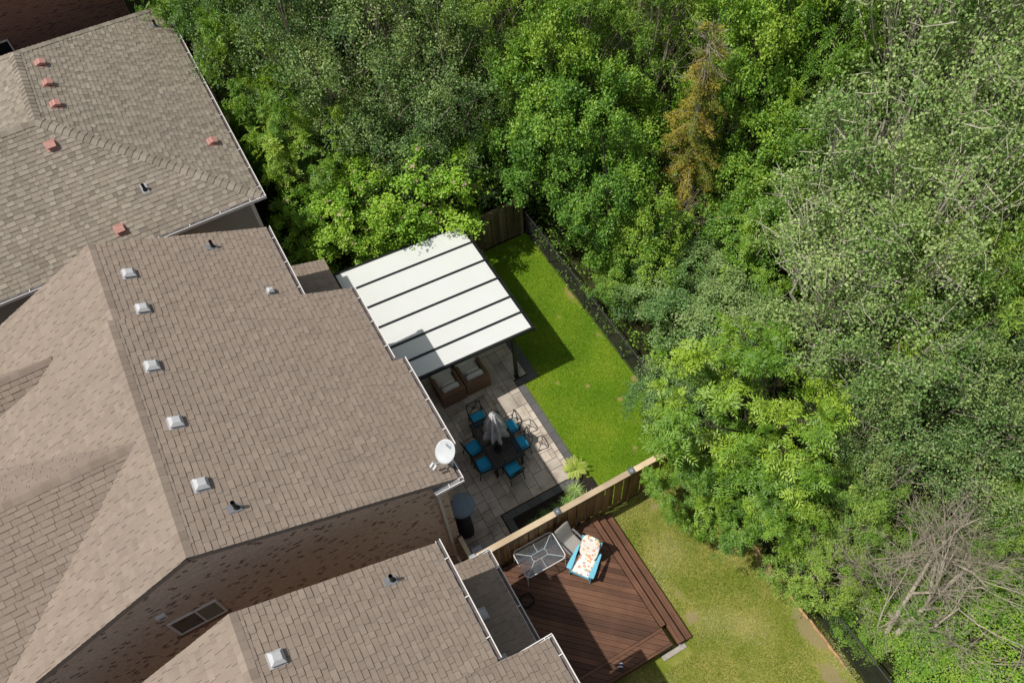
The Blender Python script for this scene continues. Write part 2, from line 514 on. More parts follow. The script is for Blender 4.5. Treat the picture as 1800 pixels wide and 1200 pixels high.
# ------------------------------------------------------------------ roofs
def clip(poly, a, b, c):
    # keep points with a*x+b*y<=c
    out = []
    for i in range(len(poly)):
        p, q = poly[i], poly[(i + 1) % len(poly)]
        dp = a * p[0] + b * p[1] - c; dq = a * q[0] + b * q[1] - c
        if dp <= 0: out.append(p)
        if (dp < 0 < dq) or (dq < 0 < dp):
            k = dp / (dp - dq); out.append((p[0] + (q[0] - p[0]) * k, p[1] + (q[1] - p[1]) * k))
    return out
class Roof:
    WID = (.14, .18, .22, .26, .30)
    NT_ = 6
    def __init__(s, house, mat, seed, expo=.143, contrast=1.0):
        s.h = house; s.mat = mat; s.r = random.Random(seed); s.expo = expo
        s.deck = MB(); s.cand = []; s.rest = MB(); s.cache = {}; s.con = contrast
    def plane(s, pts, up):
        """pts: convex 3D polygon; up: any vector with upslope component in plan"""
        P = [Vector(p) for p in pts]
        n = (P[1] - P[0]).cross(P[2] - P[0]).normalized()
        if n.z < 0: n = -n
        v = Vector((up[0], up[1], 0)); v = v - n * v.dot(n); v.normalize()
        u = v.cross(n)
        s.deck.poly([p - n * .012 for p in P] if (P[1] - P[0]).cross(P[2] - P[0]).z > 0 else [p - n * .012 for p in reversed(P)])
        # anchor on a fixed world grid so neighbouring polygons share courses
        o = P[0] - u * P[0].dot(u) - v * 0
        o = Vector(P[0])
        uv = [((p - o).dot(u), (p - o).dot(v)) for p in P]
        area = sum(uv[i][0] * uv[(i + 1) % len(uv)][1] - uv[(i + 1) % len(uv)][0] * uv[i][1] for i in range(len(uv)))
        if area < 0: uv = uv[::-1]
        edges = []
        for i in range(len(uv)):
            (x0, y0), (x1, y1) = uv[i], uv[(i + 1) % len(uv)]
            a, b = (y1 - y0), -(x1 - x0); L = math.hypot(a, b)
            if L > 1e-6: edges.append((a / L, b / L, (a * x0 + b * y0) / L))
        u0 = min(p[0] for p in uv); u1 = max(p[0] for p in uv); v0 = min(p[1] for p in uv); v1 = max(p[1] for p in uv)
        e = s.expo; k = 0; vv = v0
        while vv < v1:
            x = u0 - s.r.random() * .3
            lift = s.r.random() < .5
            while x < u1:
                wi = s.r.randrange(5); wd = s.WID[wi]
                q = [(x + .003, vv), (x + wd - .003, vv), (x + wd - .003, vv + e), (x + .003, vv + e)]
                c = q; cut = False
                for (a, b, cc) in edges:
                    if any(a * p[0] + b * p[1] > cc + 1e-6 for p in c):
                        c = clip(c, a, b, cc); cut = True
                    if len(c) < 3: break
                if len(c) >= 3:
                    tone = s.r.random() if s.r.random() < .35 else .5 + (s.r.random() - .5) * .5
                    tone = .5 + (tone - .5) * s.con
                    if s.con > 1.2: tone = .5 + (tone - .5) * .5 + (.13 if lift else -.12)
                    tn = min(s.NT_ - 1, max(0, int(tone * s.NT_)))
                    if not cut:
                        s.cand.append((o + u * x + v * vv, u, v, n, wi, tn, lift))
                    else:
                        s._add(s.rest, c, vv, o, u, v, n, tn, lift)
                x += wd; lift = not lift
            vv += e
    def _h(s, dv, lift):
        return (.011 + (.006 if lift else 0)) * (1 - dv / s.expo) + .001 + (.0025 if lift else 0)
    def _add(s, mb, c, vv, o, u, v, n, tn, lift):
        top = []; bot = []
        for (x, y) in c:
            p = o + u * x + v * y
            top.append(p + n * s._h(y - vv, lift)); bot.append(p - n * .004)
        tone = (tn + .5) / s.NT_
        mb.poly(top, tone)
        L = len(top)
        for i in range(L):
            j = (i + 1) % L
            mb.poly([bot[i], bot[j], top[j], top[i]], tone)
    def finish(s, keep=300):
        hl = wloc(s.h)
        roof = s.deck.build('roof', 'roof_deck', s.h)
        s.roof = roof
        def d(c):
            p = np.array(c[0]); q = p - CAMPOS
            # prefer tabs inside the frame
            l = rot.transposed() @ Vector(q)
            ix, iy = 29 / 36 * l.x / -l.z, 29 / 36 * l.y / -l.z
            out = 0 if (abs(ix) < .47 and abs(iy) < .31) else 50
            return float(np.linalg.norm(q)) + out
        s.cand.sort(key=d)
        ex = s.expo
        for i, (p, u, v, n, wi, tn, lift) in enumerate(s.cand):
            wd = s.WID[wi]
            if i < keep:
                key = (wi, tn, lift)
                if key not in s.cache:
                    mb = MB()
                    s._add(mb, [(.003, 0), (wd - .003, 0), (wd - .003, ex), (.003, ex)], 0, Vector((0, 0, 0)), Vector((1, 0, 0)), Vector((0, 1, 0)), Vector((0, 0, 1)), tn, lift)
                    s.cache[key] = mb.mesh('shingle', s.mat)
                o = bpy.data.objects.new('shingle', s.cache[key]); COL.objects.link(o)
                o.parent = roof
                m = Matrix((u, v, n)).transposed().to_4x4(); m.translation = p - hl
                o.matrix_local = m
            else:
                s._add(s.rest, [(.003, 0), (wd - .003, 0), (wd - .003, ex), (.003, ex)], 0, p, u, v, n, tn, lift)
        if s.rest.f:
            kind(s.rest.build('shingle', s.mat, roof), 'stuff')
        return roof
    def caps(s, a, b, na, nb, wid=.15, step=.2, lift=.012, butt=.008):
        """folded cap shingles along a ridge or hip from a to b; na, nb normals of the two planes"""
        a, b = Vector(a), Vector(b); d = (b - a); L = d.length; d.normalize()
        na, nb = Vector(na).normalized(), Vector(nb).normalized()
        sa = d.cross(na); sb = d.cross(nb)
        mid = (na + nb).normalized()
        if sa.dot(nb) > 0: sa = -sa
        if sb.dot(na) > 0: sb = -sb
        cnt = max(1, int(L / step)); st = L / cnt
        meshes = []
        for k in range(5):
            mb = MB()
            tone = [.25, .4, .5, .62, .78][k]
            h0, h1 = lift + butt, lift + .003
            prof = []
            for t_ in (0, 1):
                h = h0 if t_ == 0 else h1
                base = d * (st * 1.0 * t_)
                prof.append([base + sa * wid + na * h, base + sa * .035 + na * (h + .004), base + mid * (h + .008), base + sb * .035 + nb * (h + .004), base + sb * wid + nb * h])
            for q in range(4):
                mb.poly([prof[0][q], prof[0][q + 1], prof[1][q + 1], prof[1][q]], tone)
            low = [p - mid * (butt + .006) for p in prof[0]]
            for q in range(4):
                mb.poly([low[q], low[q + 1], prof[0][q + 1], prof[0][q]], tone)
            for e_ in (0, 4):
                dn = (na if e_ == 0 else nb) * .03
                mb.poly([prof[0][e_], prof[1][e_], prof[1][e_] - dn, prof[0][e_] - dn], tone)
            meshes.append(mb.mesh('ridge_cap', s.mat))
        hl = wloc(s.h)
        for i in range(cnt):
            o = bpy.data.objects.new('ridge_cap', meshes[s.r.randrange(5)]); COL.objects.link(o)
            o.parent = s.roof; o.location = a + d * (st * i) - hl

def gutter(parent, a, b, out, wid=.11, h=.09, brackets=.9, name='gutter'):
    """open trough from a to b at rim height; out = outward unit vector in plan"""
    a, b = Vector(a), Vector(b); d = (b - a).normalized(); out = Vector(out)
    mb = MB()
    ext = d * .0
    c = lambda p, o_, z: p + out * o_ + Vector((0, 0, z))
    mb.bar(c(a, wid, -h / 2), c(b, wid, -h / 2), .022, h)
    mb.bar(c(a, .008, -h / 2 - .01), c(b, .008, -h / 2 - .01), .014, h)
    mb.bar(c(a, wid / 2, -h - .006), c(b, wid / 2, -h - .006), wid + .02, .01)
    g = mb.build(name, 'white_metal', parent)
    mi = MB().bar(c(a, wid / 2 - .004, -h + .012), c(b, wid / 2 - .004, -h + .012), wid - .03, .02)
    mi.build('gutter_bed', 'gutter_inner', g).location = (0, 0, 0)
    L = (b - a).length; k = max(1, int(L / brackets))
    for i in range(k):
        p = a + d * (L * (i + .5) / k)
        MB().bar(c(p, -.06, .006), c(p, wid, .006), .022, .008).build('hanger', 'white_metal', g)
    return g

def prism_y(mb, prof, y0, y1):
    """prof: list of (x,z) counter-clockwise seen from -Y"""
    n = len(prof)
    mb.poly([(x, y0, z) for x, z in prof])
    mb.poly([(x, y1, z) for x, z in reversed(prof)])
    for i in range(n):
        a, b = prof[i], prof[(i + 1) % n]
        mb.poly([(b[0], y0, b[1]), (a[0], y0, a[1]), (a[0], y1, a[1]), (b[0], y1, b[1])])
    return mb

def frame_from(n, up):
    n = Vector(n).normalized(); v = Vector((up[0], up[1], 0)); v = (v - n * v.dot(n)).normalized(); u = v.cross(n)
    return u, v, n
def vent_square(parent, p, nrm, up, s=.3, name='roof_vent'):
    u, v, n = frame_from(nrm, up); p = Vector(p)
    T = lambda a, b, c: p + u * a + v * b + n * c
    mb = MB(); h = s / 2; f = h * .55
    lo = [T(-h, -h, .06), T(h, -h, .06), T(h, h, .06), T(-h, h, .06)]
    lip = [T(-h, -h, .09), T(h, -h, .09), T(h, h, .09), T(-h, h, .09)]
    hi = [T(-f, -f, .15), T(f, -f, .15), T(f, f, .15), T(-f, f, .15)]
    mb.poly(hi); mb.poly(lo[::-1])
    for i in range(4):
        j = (i + 1) % 4
        mb.poly([lip[i], lip[j], hi[j], hi[i]]); mb.poly([lo[i], lo[j], lip[j], lip[i]])
    o = mb.build(name, 'vent_grey', parent)
    nk = MB(); m = Matrix((u, v, n)).transposed()
    nk.box(T(0, 0, .035), (s * .8, s * .8, .08), m); nk.build('vent_neck', 'pipe_black', o)
    fl = MB(); fl.box(T(0, 0, .02), (s * 1.12, s * 1.15, .012), m); fl.build('flange', 'vent_grey', o)
    return o
def vent_hood(parent, p, nrm, up, s=.27):
    u, v, n = frame_from(nrm, up); p = Vector(p); h = s / 2
    T = lambda a, b, c: p + u * a + v * b + n * c
    mb = MB()
    A = [T(-h, h, .03), T(h, h, .03), T(h, h * .1, .15), T(-h, h * .1, .15), T(h, -h, .15), T(-h, -h, .15), T(-h, -h, .09), T(h, -h, .09), T(-h, h, .012), T(h, h, .012)]
    mb.poly([A[0], A[3], A[2], A[1]]); mb.poly([A[3], A[5], A[4], A[2]]); mb.poly([A[5], A[6], A[7], A[4]])
    mb.poly([A[1], A[2], A[4], A[7], A[9]]); mb.poly([A[0], A[8], A[6], A[5], A[3]]); mb.poly([A[8], A[9], A[7], A[6]]); mb.poly([A[0], A[1], A[9], A[8]])
    o = mb.build('roof_vent', 'vent_red', parent)
    m = Matrix((u, v, n)).transposed()
    MB().box(T(0, -.02, .02), (s * 1.25, s * 1.25, .01), m).build('flange', 'vent_red', o)
    MB().box(T(0, -.01, .05), (s * .8, s * .72, .07), m).build('vent_neck', 'pipe_black', o)
    return o
def vent_pipe(parent, p, nrm, up, h=.3, r=.045):
    p = Vector(p)
    mb = MB().tube([p - Vector((0, 0, .05)), p + Vector((0, 0, h))], r, 12, cap=False)
    mb.tube([p + Vector((0, 0, h)), p + Vector((0, 0, .02))], r * .8, 12, cap=False)
    o = mb.build('vent_pipe', 'pipe_black', parent)
    MB().tube([p, p + Vector((0, 0, .07))], [r * 1.7, r * 1.15], 12).build('pipe_boot', 'pipe_black', o)
    u, v, n = frame_from(nrm, up); m = Matrix((u, v, n)).transposed()
    MB().box(p + n * .02 + v * .05, (.2, .3, .008), m).build('flange', 'flashing', o)

# ------------------------------------------------------------------ main house
hm = thing('house', 'brown shingled house with mottled brick gable wall beside the white patio cover', 'house', (-1, 12, 0))
zr = lambda x: 5.5 + .447 * (2.1 - x)
RX = -3.62; RZ = zr(RX)
zf = lambda x: RZ - .47 * (RX - x)
R2X = -3.58; R2Z = 7.65; s2 = (R2Z - 5.75) / (.84 - R2X)
z2 = lambda x: 5.75 + s2 * (.84 - x)
zf2 = lambda x: R2Z - .47 * (R2X - x)
rf = Roof(hm, 'shingle_brown', 3, contrast=.62)
rect = lambda z, x0, x1, y0, y1: [(x1, y0, z(x1)), (x1, y1, z(x1)), (x0, y1, z(x0)), (x0, y0, z(x0))]
rf.plane(rect(zr, RX, 2.06, 8.3, 14.94), (-1, 0))
rf.plane(rect(zr, 2.06, 2.321, 9.25, 12.15), (-1, 0))
rf.plane(rect(z2, R2X, .74, 14.85, 18.1), (-1, 0))
rf.plane([(-12, 8.3, zf(-12)), (RX, 8.3, RZ), (RX, 14.94, RZ), (-12, 14.94, zf(-12))], (1, 0))
rf.plane([(-12, 14.85, zf2(-12)), (R2X, 14.85, R2Z), (R2X, 18.1, R2Z), (-12, 18.1, zf2(-12))], (1, 0))
def cross(xa, yr, zrg, sl, x1, ymin, ymax, rx, rz):
    xs = lambda dy: rx + ((zrg - sl * dy) - rz) / .47
    for sg, lim in ((-1, yr - ymin), (1, ymax - yr)):
        xv = xs(lim)
        pts = [(xa, yr, zrg), (xv, yr + sg * lim, zrg - sl * lim), (x1, yr + sg * lim, zrg - sl * lim), (x1, yr, zrg)]
        rf.plane([(a, b, c + .012) for a, b, c in pts], (0, -sg))
cross(-3.87, 11.47, 7.92, .75, -12.5, 8.3, 14.0, RX, RZ)
cross(-5.37, 15.75, 6.81, .9, -12.5, 14.9, 17.6, R2X, R2Z)
zl = lambda x: 3.3 + .3 * (2.02 - x)
rf.plane(rect(zl, .46, 2.02, 14.96, 18.33), (-1, 0))
rf.finish()
nR, nFv, nR2 = (.447, 0, 1), (-.47, 0, 1), (s2, 0, 1)
rf.caps((RX, 8.3, RZ), (RX, 14.94, RZ), nR, nFv)
rf.caps((R2X, 14.9, R2Z), (R2X, 18.1, R2Z), nR2, nFv)
rf.caps((-12, 11.47, 7.932), (-3.9, 11.47, 7.932), (0, -.75, 1), (0, .75, 1))
rf.caps((-12, 15.75, 6.822), (-5.42, 15.75, 6.822), (0, -.9, 1), (0, .9, 1))
w_ = MB()
prism_y(w_, [(-11.5, 0), (1.75, 0), (1.75, zr(1.75) - .1), (RX, RZ - .12), (-11.5, zf(-11.5) - .1)], 8.45, 14.8)
prism_y(w_, [(-11.5, 0), (.45, 0), (.45, z2(.45) - .1), (R2X, R2Z - .12), (-11.5, zf2(-11.5) - .12)], 14.8, 17.95)
w_.bx(1.75, 2.05, 9.4, 12.0, 0, zr(2.05) - .1)
w_.bx(.45, 1.8, 15.0, 18.2, 0, 3.3)
w_.build('wall', 'brick_tan', hm)
# rake boards and soffits
def rake(par, a, b, mat='fascia', h=.14, t=.04):
    MB().bar((a[0], a[1], a[2] - h / 2 - .02), (b[0], b[1], b[2] - h / 2 - .02), t, h).build('rake_board', mat, par)
rake(hm, (RX, 8.325, RZ), (2.0, 8.325, zr(2.0))); rake(hm, (-12, 8.325, zf(-12)), (RX, 8.325, RZ))
rake(hm, (RX, 14.9, RZ), (2.0, 14.9, zr(2.0))); rake(hm, (R2X, 18.07, R2Z), (.7, 18.07, z2(.7))); rake(hm, (-12, 18.07, zf2(-12)), (R2X, 18.07, R2Z))
so = MB()
so.bx(1.7, 2.05, 8.35, 9.28, 5.36, 5.385); so.bx(1.7, 2.05, 12.1, 14.9, 5.36, 5.385); so.bx(2.0, 2.31, 9.28, 12.1, 5.25, 5.275); so.bx(.4, .73, 14.99, 18.05, 5.63, 5.655)
so.build('soffit', 'vinyl_white', hm)
gz = zr(2.06) - .005
gutter(hm, (2.065, 12.2, gz), (2.065, 14.97, gz), (1, 0, 0))
gutter(hm, (2.326, 9.22, zr(2.326)), (2.326, 12.17, zr(2.326)), (1, 0, 0))
gutter(hm, (2.065, 8.24, gz), (2.065, 9.2, gz), (1, 0, 0))
gutter(hm, (1.42, 8.30, gz - .012), (2.17, 8.30, gz - .012), (0, -1, 0), brackets=.38)
gutter(hm, (.745, 14.99, 5.78), (.745, 18.12, 5.78), (1, 0, 0))
MB().bx(2.03, 2.055, 8.33, 9.24, 5.37, 5.49).bx(2.03, 2.055, 12.16, 14.93, 5.37, 5.49).bx(2.29, 2.315, 9.26, 12.14, 5.25, 5.38).build('fascia', 'vinyl_white', hm)
MB().poly([(1.4, 8.22, 5.50), (2.06, 8.22, 5.46), (2.06, 8.42, 5.46), (1.4, 8.42, 5.50)]).poly([(1.4, 8.42, 5.49), (2.06, 8.42, 5.45), (2.06, 8.22, 5.45), (1.4, 8.22, 5.49)]).build('eave_return', 'flashing', hm)
dsp = MB(); dsp.bar((1.5, 8.26, 5.36), (1.5, 8.38, 5.2), .07, .09, (1, 0, 0)); dsp.bar((1.5, 8.39, 5.22), (1.5, 8.39, .72), .08, .07, (1, 0, 0)); dsp.bar((1.5, 8.39, .74), (1.53, 8.22, .55), .08, .07, (1, 0, 0))
dsp.build('downspout', 'vinyl_white', hm)
for q in ((-2.94, 16.8), (-2.92, 15.5)):
    vent_square(hm, (q[0], q[1], z2(q[0])), nR2, (-1, 0))
for q in ((-3.08, 13.3), (-3.02, 11.58), (-2.97, 9.85)):
    vent_square(hm, (q[0], q[1], zr(q[0])), nR, (-1, 0))
vent_square(hm, (.05, 15.48, z2(.05)), nR2, (-1, 0), .18)
vent_pipe(hm, (-2.5, 9.1, zr(-2.5)), nR, (-1, 0)); vent_pipe(hm, (-.8, 17.5, z2(-.8)), nR2, (-1, 0), .26)
# slider window in the gable wall
def window(par, x0, x1, z0, z1, y, split, lpane='window_glass', rpane='blind'):
    f = MB(); t_ = .055
    f.bx(x0, x1, y - .03, y + .02, z0, z0 + t_); f.bx(x0, x1, y - .03, y + .02, z1 - t_, z1)
    f.bx(x0, x0 + t_, y - .03, y + .02, z0 + t_, z1 - t_); f.bx(x1 - t_, x1, y - .03, y + .02, z0 + t_, z1 - t_)
    f.bx(split - .02, split + .02, y - .025, y + .02, z0 + t_, z1 - t_)
    wdw = f.build('window', 'white_metal', par)
    MB().bx(x0 + t_, split - .02, y - .012, y + .01, z0 + t_, z1 - t_).build('pane', lpane, wdw)
    MB().bx(split + .02, x1 - t_, y - .018, y + .01, z0 + t_, z1 - t_).build('pane', rpane, wdw)
    for i in range(int((x1 - x0 + .2) / .075)):
        a = x0 - .1 + i * .075
        MB().bx(a + .004, a + .071, y - .05, y + .01, z0 - .1, z0 - .004).build('sill_brick', 'brick_red', wdw)
window(hm, -5.05, -3.92, 4.65, 5.47, 8.45, -4.42)
v_ = MB().bx(-5.06, -4.85, 8.39, 8.47, 5.88, 6.06).build('wall_vent', 'white_metal', hm)
MB().bx(-5.02, -4.89, 8.385, 8.4, 5.93, 5.97).build('slot', 'pipe_black', v_)

# satellite dish on the eave corner
sd = thing('satellite_dish', 'small white satellite dish mounted on the gutter corner of the roof', 'satellite dish', (2.1, 8.72, 5.5))
dc = Vector((2.06, 8.78, 6.1)); dn_ = Vector((-.62, -.22, .72)).normalized()
du = dn_.cross(Vector((0, 0, 1))).normalized(); dv = du.cross(dn_)
mb = MB(); NR, NA = 6, 32
grid = []
for side in (0, 1):
    rows = []
    for i in range(NR + 1):
        r_ = i / NR
        row = []
        for j in range(NA):
            th = 2 * math.pi * j / NA
            p = dc + du * (.27 * r_ * math.cos(th)) + dv * (.31 * r_ * math.sin(th)) + dn_ * (.05 * r_ * r_ - .012 * side)
            row.append(len(mb.v)); mb.v.append(tuple(p))
        rows.append(row)
    grid.append(rows)
    for i in range(NR):
        for j in range(NA):
            q = (rows[i][j], rows[i + 1][j], rows[i + 1][(j + 1) % NA], rows[i][(j + 1) % NA])
            mb.f.append(q if side == 0 else q[::-1])
for j in range(NA):
    mb.f.append((grid[0][NR][j], grid[1][NR][j], grid[1][NR][(j + 1) % NA], grid[0][NR][(j + 1) % NA]))
rfl = mb.build('reflector', 'dish_white', sd, smooth=True)
tc_ = bpy.data.curves.new('logo', 'FONT'); tc_.body = 'Bell'; tc_.size = .12; tc_.extrude = .002; tc_.align_x = 'CENTER'
to_ = bpy.data.objects.new('logo_curve', tc_); COL.objects.link(to_)
lme = bpy.data.meshes.new_from_object(to_.evaluated_get(bpy.context.evaluated_depsgraph_get()))
bpy.data.objects.remove(to_)
lme.materials.clear(); lme.materials.append(M['logo_grey'])
lm_ = Matrix((-du, dv, dn_)).transposed().to_4x4() if (-du).cross(dv).dot(dn_) > 0 else Matrix((du, dv, dn_)).transposed().to_4x4()
lm_.translation = dc + dv * .12 + dn_ * .02 - Vector(sd.location)
lo_ = bpy.data.objects.new('logo', lme); COL.objects.link(lo_); lo_.parent = rfl; lo_.matrix_local = lm_
foot = Vector((2.10, 8.66, 5.52))
MB().tube([foot, foot + Vector((.02, 0, .2)), dc - dn_ * .06], .022, 8).build('mast', 'vent_grey', sd)
lb = dc - dv * .3 + dn_ * .02
tip = lb + dn_ * .2 - dv * .02
MB().tube([lb, lb + dn_ * .1 - dv * .03, tip], .016, 6).build('arm', 'dish_white', sd)
for k in (-1, 1):
    MB().bar(tip + du * .05 * k, tip + du * .05 * k + (dn_ * .02 - dv * .1).normalized() * .13, .05, .05).build('receiver', 'dish_white', sd)

# ------------------------------------------------------------------ south neighbour house
hc = thing('house', 'brown shingled house with a low dark porch roof overlooking the wooden deck', 'house', (-2, 2, 0))
zc = lambda x: 5.5 + .44 * (1.0 - x)
CX = -3.36; CZ = zc(CX); zcf = lambda x: CZ - .46 * (CX - x)
rc = Roof(hc, 'shingle_brown', 8, contrast=.62)
rc.plane(rect(zc, CX, .9, 4.16, 7.12), (-1, 0))
rc.plane(rect(zc, CX, 2.12, -5, 4.155), (-1, 0))
rc.plane([(-10, -5, zcf(-10)), (CX, -5, CZ), (CX, 7.12, CZ), (-10, 7.12, zcf(-10))], (1, 0))
zcl = lambda x: 2.9 + .38 * (2.06 - x)
rc.plane(rect(zcl, .55, 2.06, 4.0, 7.28), (-1, 0))
rc.finish()
rc.caps((CX, -5, CZ), (CX, 7.12, CZ), (.44, 0, 1), (-.46, 0, 1))
w_ = MB(); prism_y(w_, [(-9.5, 0), (.55, 0), (.55, zc(.55) - .1), (CX, CZ - .12), (-9.5, zcf(-9.5) - .1)], -5, 6.97)
w_.bx(.5, 1.75, -5, 3.95, 0, 4.95); w_.bx(.5, 1.8, 3.95, 7.0, 0, 2.85)
w_.build('wall', 'brick_tan', hc)
rake(hc, (CX, 7.09, CZ), (.85, 7.09, zc(.85))); rake(hc, (-10, 7.09, zcf(-10)), (CX, 7.09, CZ)); rake(hc, (.6, 7.25, zcl(.6)), (2.0, 7.25, zcl(2.0)), 'white_metal', .1)
rake(hc, (.9, 4.13, zc(.9)), (2.1, 4.13, zc(2.1)), 'vinyl_white')
gutter(hc, (.905, 4.2, zc(.905)), (.905, 7.17, zc(.905)), (1, 0, 0))
gutter(hc, (2.125, -5, zc(2.125)), (2.125, 4.2, zc(2.125)), (1, 0, 0))
gutter(hc, (1.45, 4.17, zc(2.125) + .005), (2.24, 4.17, zc(2.125) + .005), (0, 1, 0), wid=.05, brackets=.3)
gutter(hc, (2.065, 4.0, 2.9), (2.065, 7.34, 2.9), (1, 0, 0))
gutter(hc, (1.5, 7.29, 2.91), (2.17, 7.29, 2.91), (0, 1, 0), wid=.05, brackets=.35)
vent_square(hc, (-2.87, 5.92, zc(-2.87)), (.44, 0, 1), (-1, 0)); vent_pipe(hc, (-.3, 6.63, zc(-.3)), (.44, 0, 1), (-1, 0))
vent_square(hc, (1.17, 5.85, zcl(1.17)), (.38, 0, 1), (-1, 0), .3); vent_square(hc, (1.1, 4.62, zcl(1.1)), (.38, 0, 1), (-1, 0), .3)

# ------------------------------------------------------------------ north neighbour house (hip roof)
hn = thing('house', 'house with a tan shingled hip roof, six red roof vents and grey siding', 'house', (-3.8, 25, 0))
HX0, HX1, HY0, HY1 = -8.72, 1.08, 19.75, 31.2
P1 = (-3.82, 23.7, 7.8); P2 = (-3.82, 27.4, 7.8); e = 5.5
rn = Roof(hn, 'shingle_tan', 5, contrast=1.21)
rn.plane([(HX1, HY0, e), (HX1, HY1, e), P2, P1], (-1, 0))
HXW, HYV = -14.0, 27.65; P3 = (HXW, 23.7, 7.8)
rn.plane([(HXW, HY0, e), (HX1, HY0, e), P1, P3], (0, 1))
rn.plane([(HX0, HY1, e), (HX0, HYV, e), P1, P2], (1, 0))
rn.plane([(HX0, HYV, e), (HXW, HYV, e), P3, P1], (0, -1))
rn.plane([(HX1, HY1, e), (HX0, HY1, e), P2], (0, -1))
rn.finish()
sa_, sb_, sc_ = 2.3 / 4.9, 2.3 / 3.95, 2.3 / 3.8
nE, nW, nS, nN = (sa_, 0, 1), (-sa_, 0, 1), (0, -sb_, 1), (0, sc_, 1)
rn.caps((HX1, HY0, e), P1, nE, nS, .17, butt=.02); rn.caps(P3, P1, nS, (0, sb_, 1), .17, butt=.02); rn.caps(P1, P2, nE, nW, .17, butt=.02); rn.caps((HX1, HY1, e), P2, nE, nN, .17, butt=.02); rn.caps((HX0, HY1, e), P2, nW, nN, .17, butt=.02)
hx0, hx1, hy0, hy1 = -8.3, .75, 20.1, 30.8
MB().bx(hx0, hx1, hy0, hy1, 0, 5.4).bx(-13.6, hx0, hy0, 27.2, 0, 5.4).build('wall', 'siding', hn)
def siding(par, a, b, out, z0, z1, ex=.115):
    L = (Vector(b) - Vector(a)).length; d = (Vector(b) - Vector(a)).normalized()
    mb = MB(); o_ = Vector(out)
    c = lambda s_, off, z: Vector(a) - wloc(par) + d * s_ + o_ * off + Vector((0, 0, z))
    k = int((z1 - z0) / ex)
    m_ = MB()
    p = lambda s_, off, z: d * s_ + o_ * off + Vector((0, 0, z))
    m_.poly([p(0, .022, 0), p(L, .022, 0), p(L, .008, ex), p(0, .008, ex)]); m_.poly([p(0, 0, 0), p(L, 0, 0), p(L, .022, 0), p(0, .022, 0)][::-1])
    me = m_.mesh('siding_board', 'siding')
    for i in range(k):
        o = bpy.data.objects.new('siding_board', me); COL.objects.link(o); o.parent = par; o.location = Vector(a) - wloc(par) + Vector((0, 0, z0 + i * ex))
siding(hn, (-13.6, hy0, 0), (hx1, hy0, 0), (0, -1, 0), .2, 5.35)
siding(hn, (hx1, hy0, 0), (hx1, hy1, 0), (1, 0, 0), .2, 5.35)
MB().bx(hx1 - .08, hx1 + .035, hy0 - .035, hy0 + .08, 0, 5.39).build('corner_trim', 'vinyl_white', hn)
MB().bx(HX0 + .03, HX1 - .03, HY0 + .03, HY1 - .03, 5.39, 5.41).bx(-13.97, HX0 + .03, HY0 + .03, 27.6, 5.39, 5.41).build('soffit', 'vinyl_white', hn)
gutter(hn, (HX1, HY0 - .11, e), (HX1, HY1, e), (1, 0, 0)); gutter(hn, (-14, HY0, e), (HX1 + .1, HY0, e), (0, -1, 0))
MB().bx(HX1 - .02, HX1 - .004, HY0, HY1, 5.41, 5.485).bx(-14, HX1, HY0 + .004, HY0 + .02, 5.41, 5.485).build('fascia', 'vinyl_white', hn)
zA = lambda x: e + sa_ * (HX1 - x); zB = lambda y: e + sb_ * (y - HY0)
for x, y in ((-3.25, 26.75), (-3.24, 25.6), (-3.23, 24.45), (.45, 22.45)):
    vent_hood(hn, (x, y, zA(x)), nE, (-1, 0))
for x, y in ((-3.72, 22.95), (-3.02, 20.3)):
    vent_hood(hn, (x, y, zB(y)), nS, (0, 1))
vent_pipe(hn, (-1.9, 21.0, zB(21.0)), nS, (0, 1), .24); vent_pipe(hn, (.55, 29.6, zA(.55)), nE, (-1, 0), .26)

# ------------------------------------------------------------------ far brick house
hb = thing('house', 'dark red brick house wall behind the tan hip roof', 'house', (-7, 38, 0))
MB().bx(-16, -.1, 33, 43, 0, 8.2).build('wall', 'brick_red', hb)
MB().poly([(-16.4, 32.6, 8.2), (.3, 32.6, 8.2), (-4.5, 38, 10.8), (-11.5, 38, 10.8)]).poly([(.3, 32.6, 8.2), (.3, 43.4, 8.2), (-4.5, 38, 10.8)]).poly([(.3, 43.4, 8.2), (-16.4, 43.4, 8.2), (-11.5, 38, 10.8), (-4.5, 38, 10.8)]).poly([(-16.4, 43.4, 8.2), (-16.4, 32.6, 8.2), (-11.5, 38, 10.8)]).build('roof', 'shingle_brown', hb)
window(hb, -6.2, -4.5, 3.6, 5.15, 33.0, -5.35, 'window_glass', 'window_glass')

# ------------------------------------------------------------------ patio cover
pc = thing('patio_cover', 'flat patio cover of white opal panels on dark aluminium rafters', 'patio cover', (6.07, 15.5, 0))
zp = lambda x: 2.47 + .065 * (6.70 - x)
YS = [13.05, 13.76, 14.47, 15.34, 16.23, 17.14, 18.0]
mats = []
for i in range(6):
    a, b = YS[i] + .03, YS[i + 1] - .03
    mb = MB()
    t_ = [(2.14, a, zp(2.14)), (6.70, a, zp(6.70)), (6.70, b, zp(6.70)), (2.14, b, zp(2.14))]
    lo = [(x, y, z - .012) for x, y, z in t_]
    mb.poly(t_); mb.poly(lo[::-1])
    for k in range(4):
        j = (k + 1) % 4; mb.poly([lo[k], lo[j], t_[j], t_[k]])
    mb.build('panel', 'opal_panel', pc)
for i, y in enumerate(YS):
    MB().bar((2.12, y, zp(2.12) - .03), (6.72, y, zp(6.72) - .03), .075, .11).build('rafter', 'aluminium_dark', pc)
gb = MB(); gb.bx(6.76, 6.78, 12.98, 18.07, 2.36, 2.49); gb.bx(6.70, 6.76, 12.98, 18.07, 2.36, 2.41); gb.bx(6.685, 6.705, 12.98, 18.07, 2.36, 2.475)
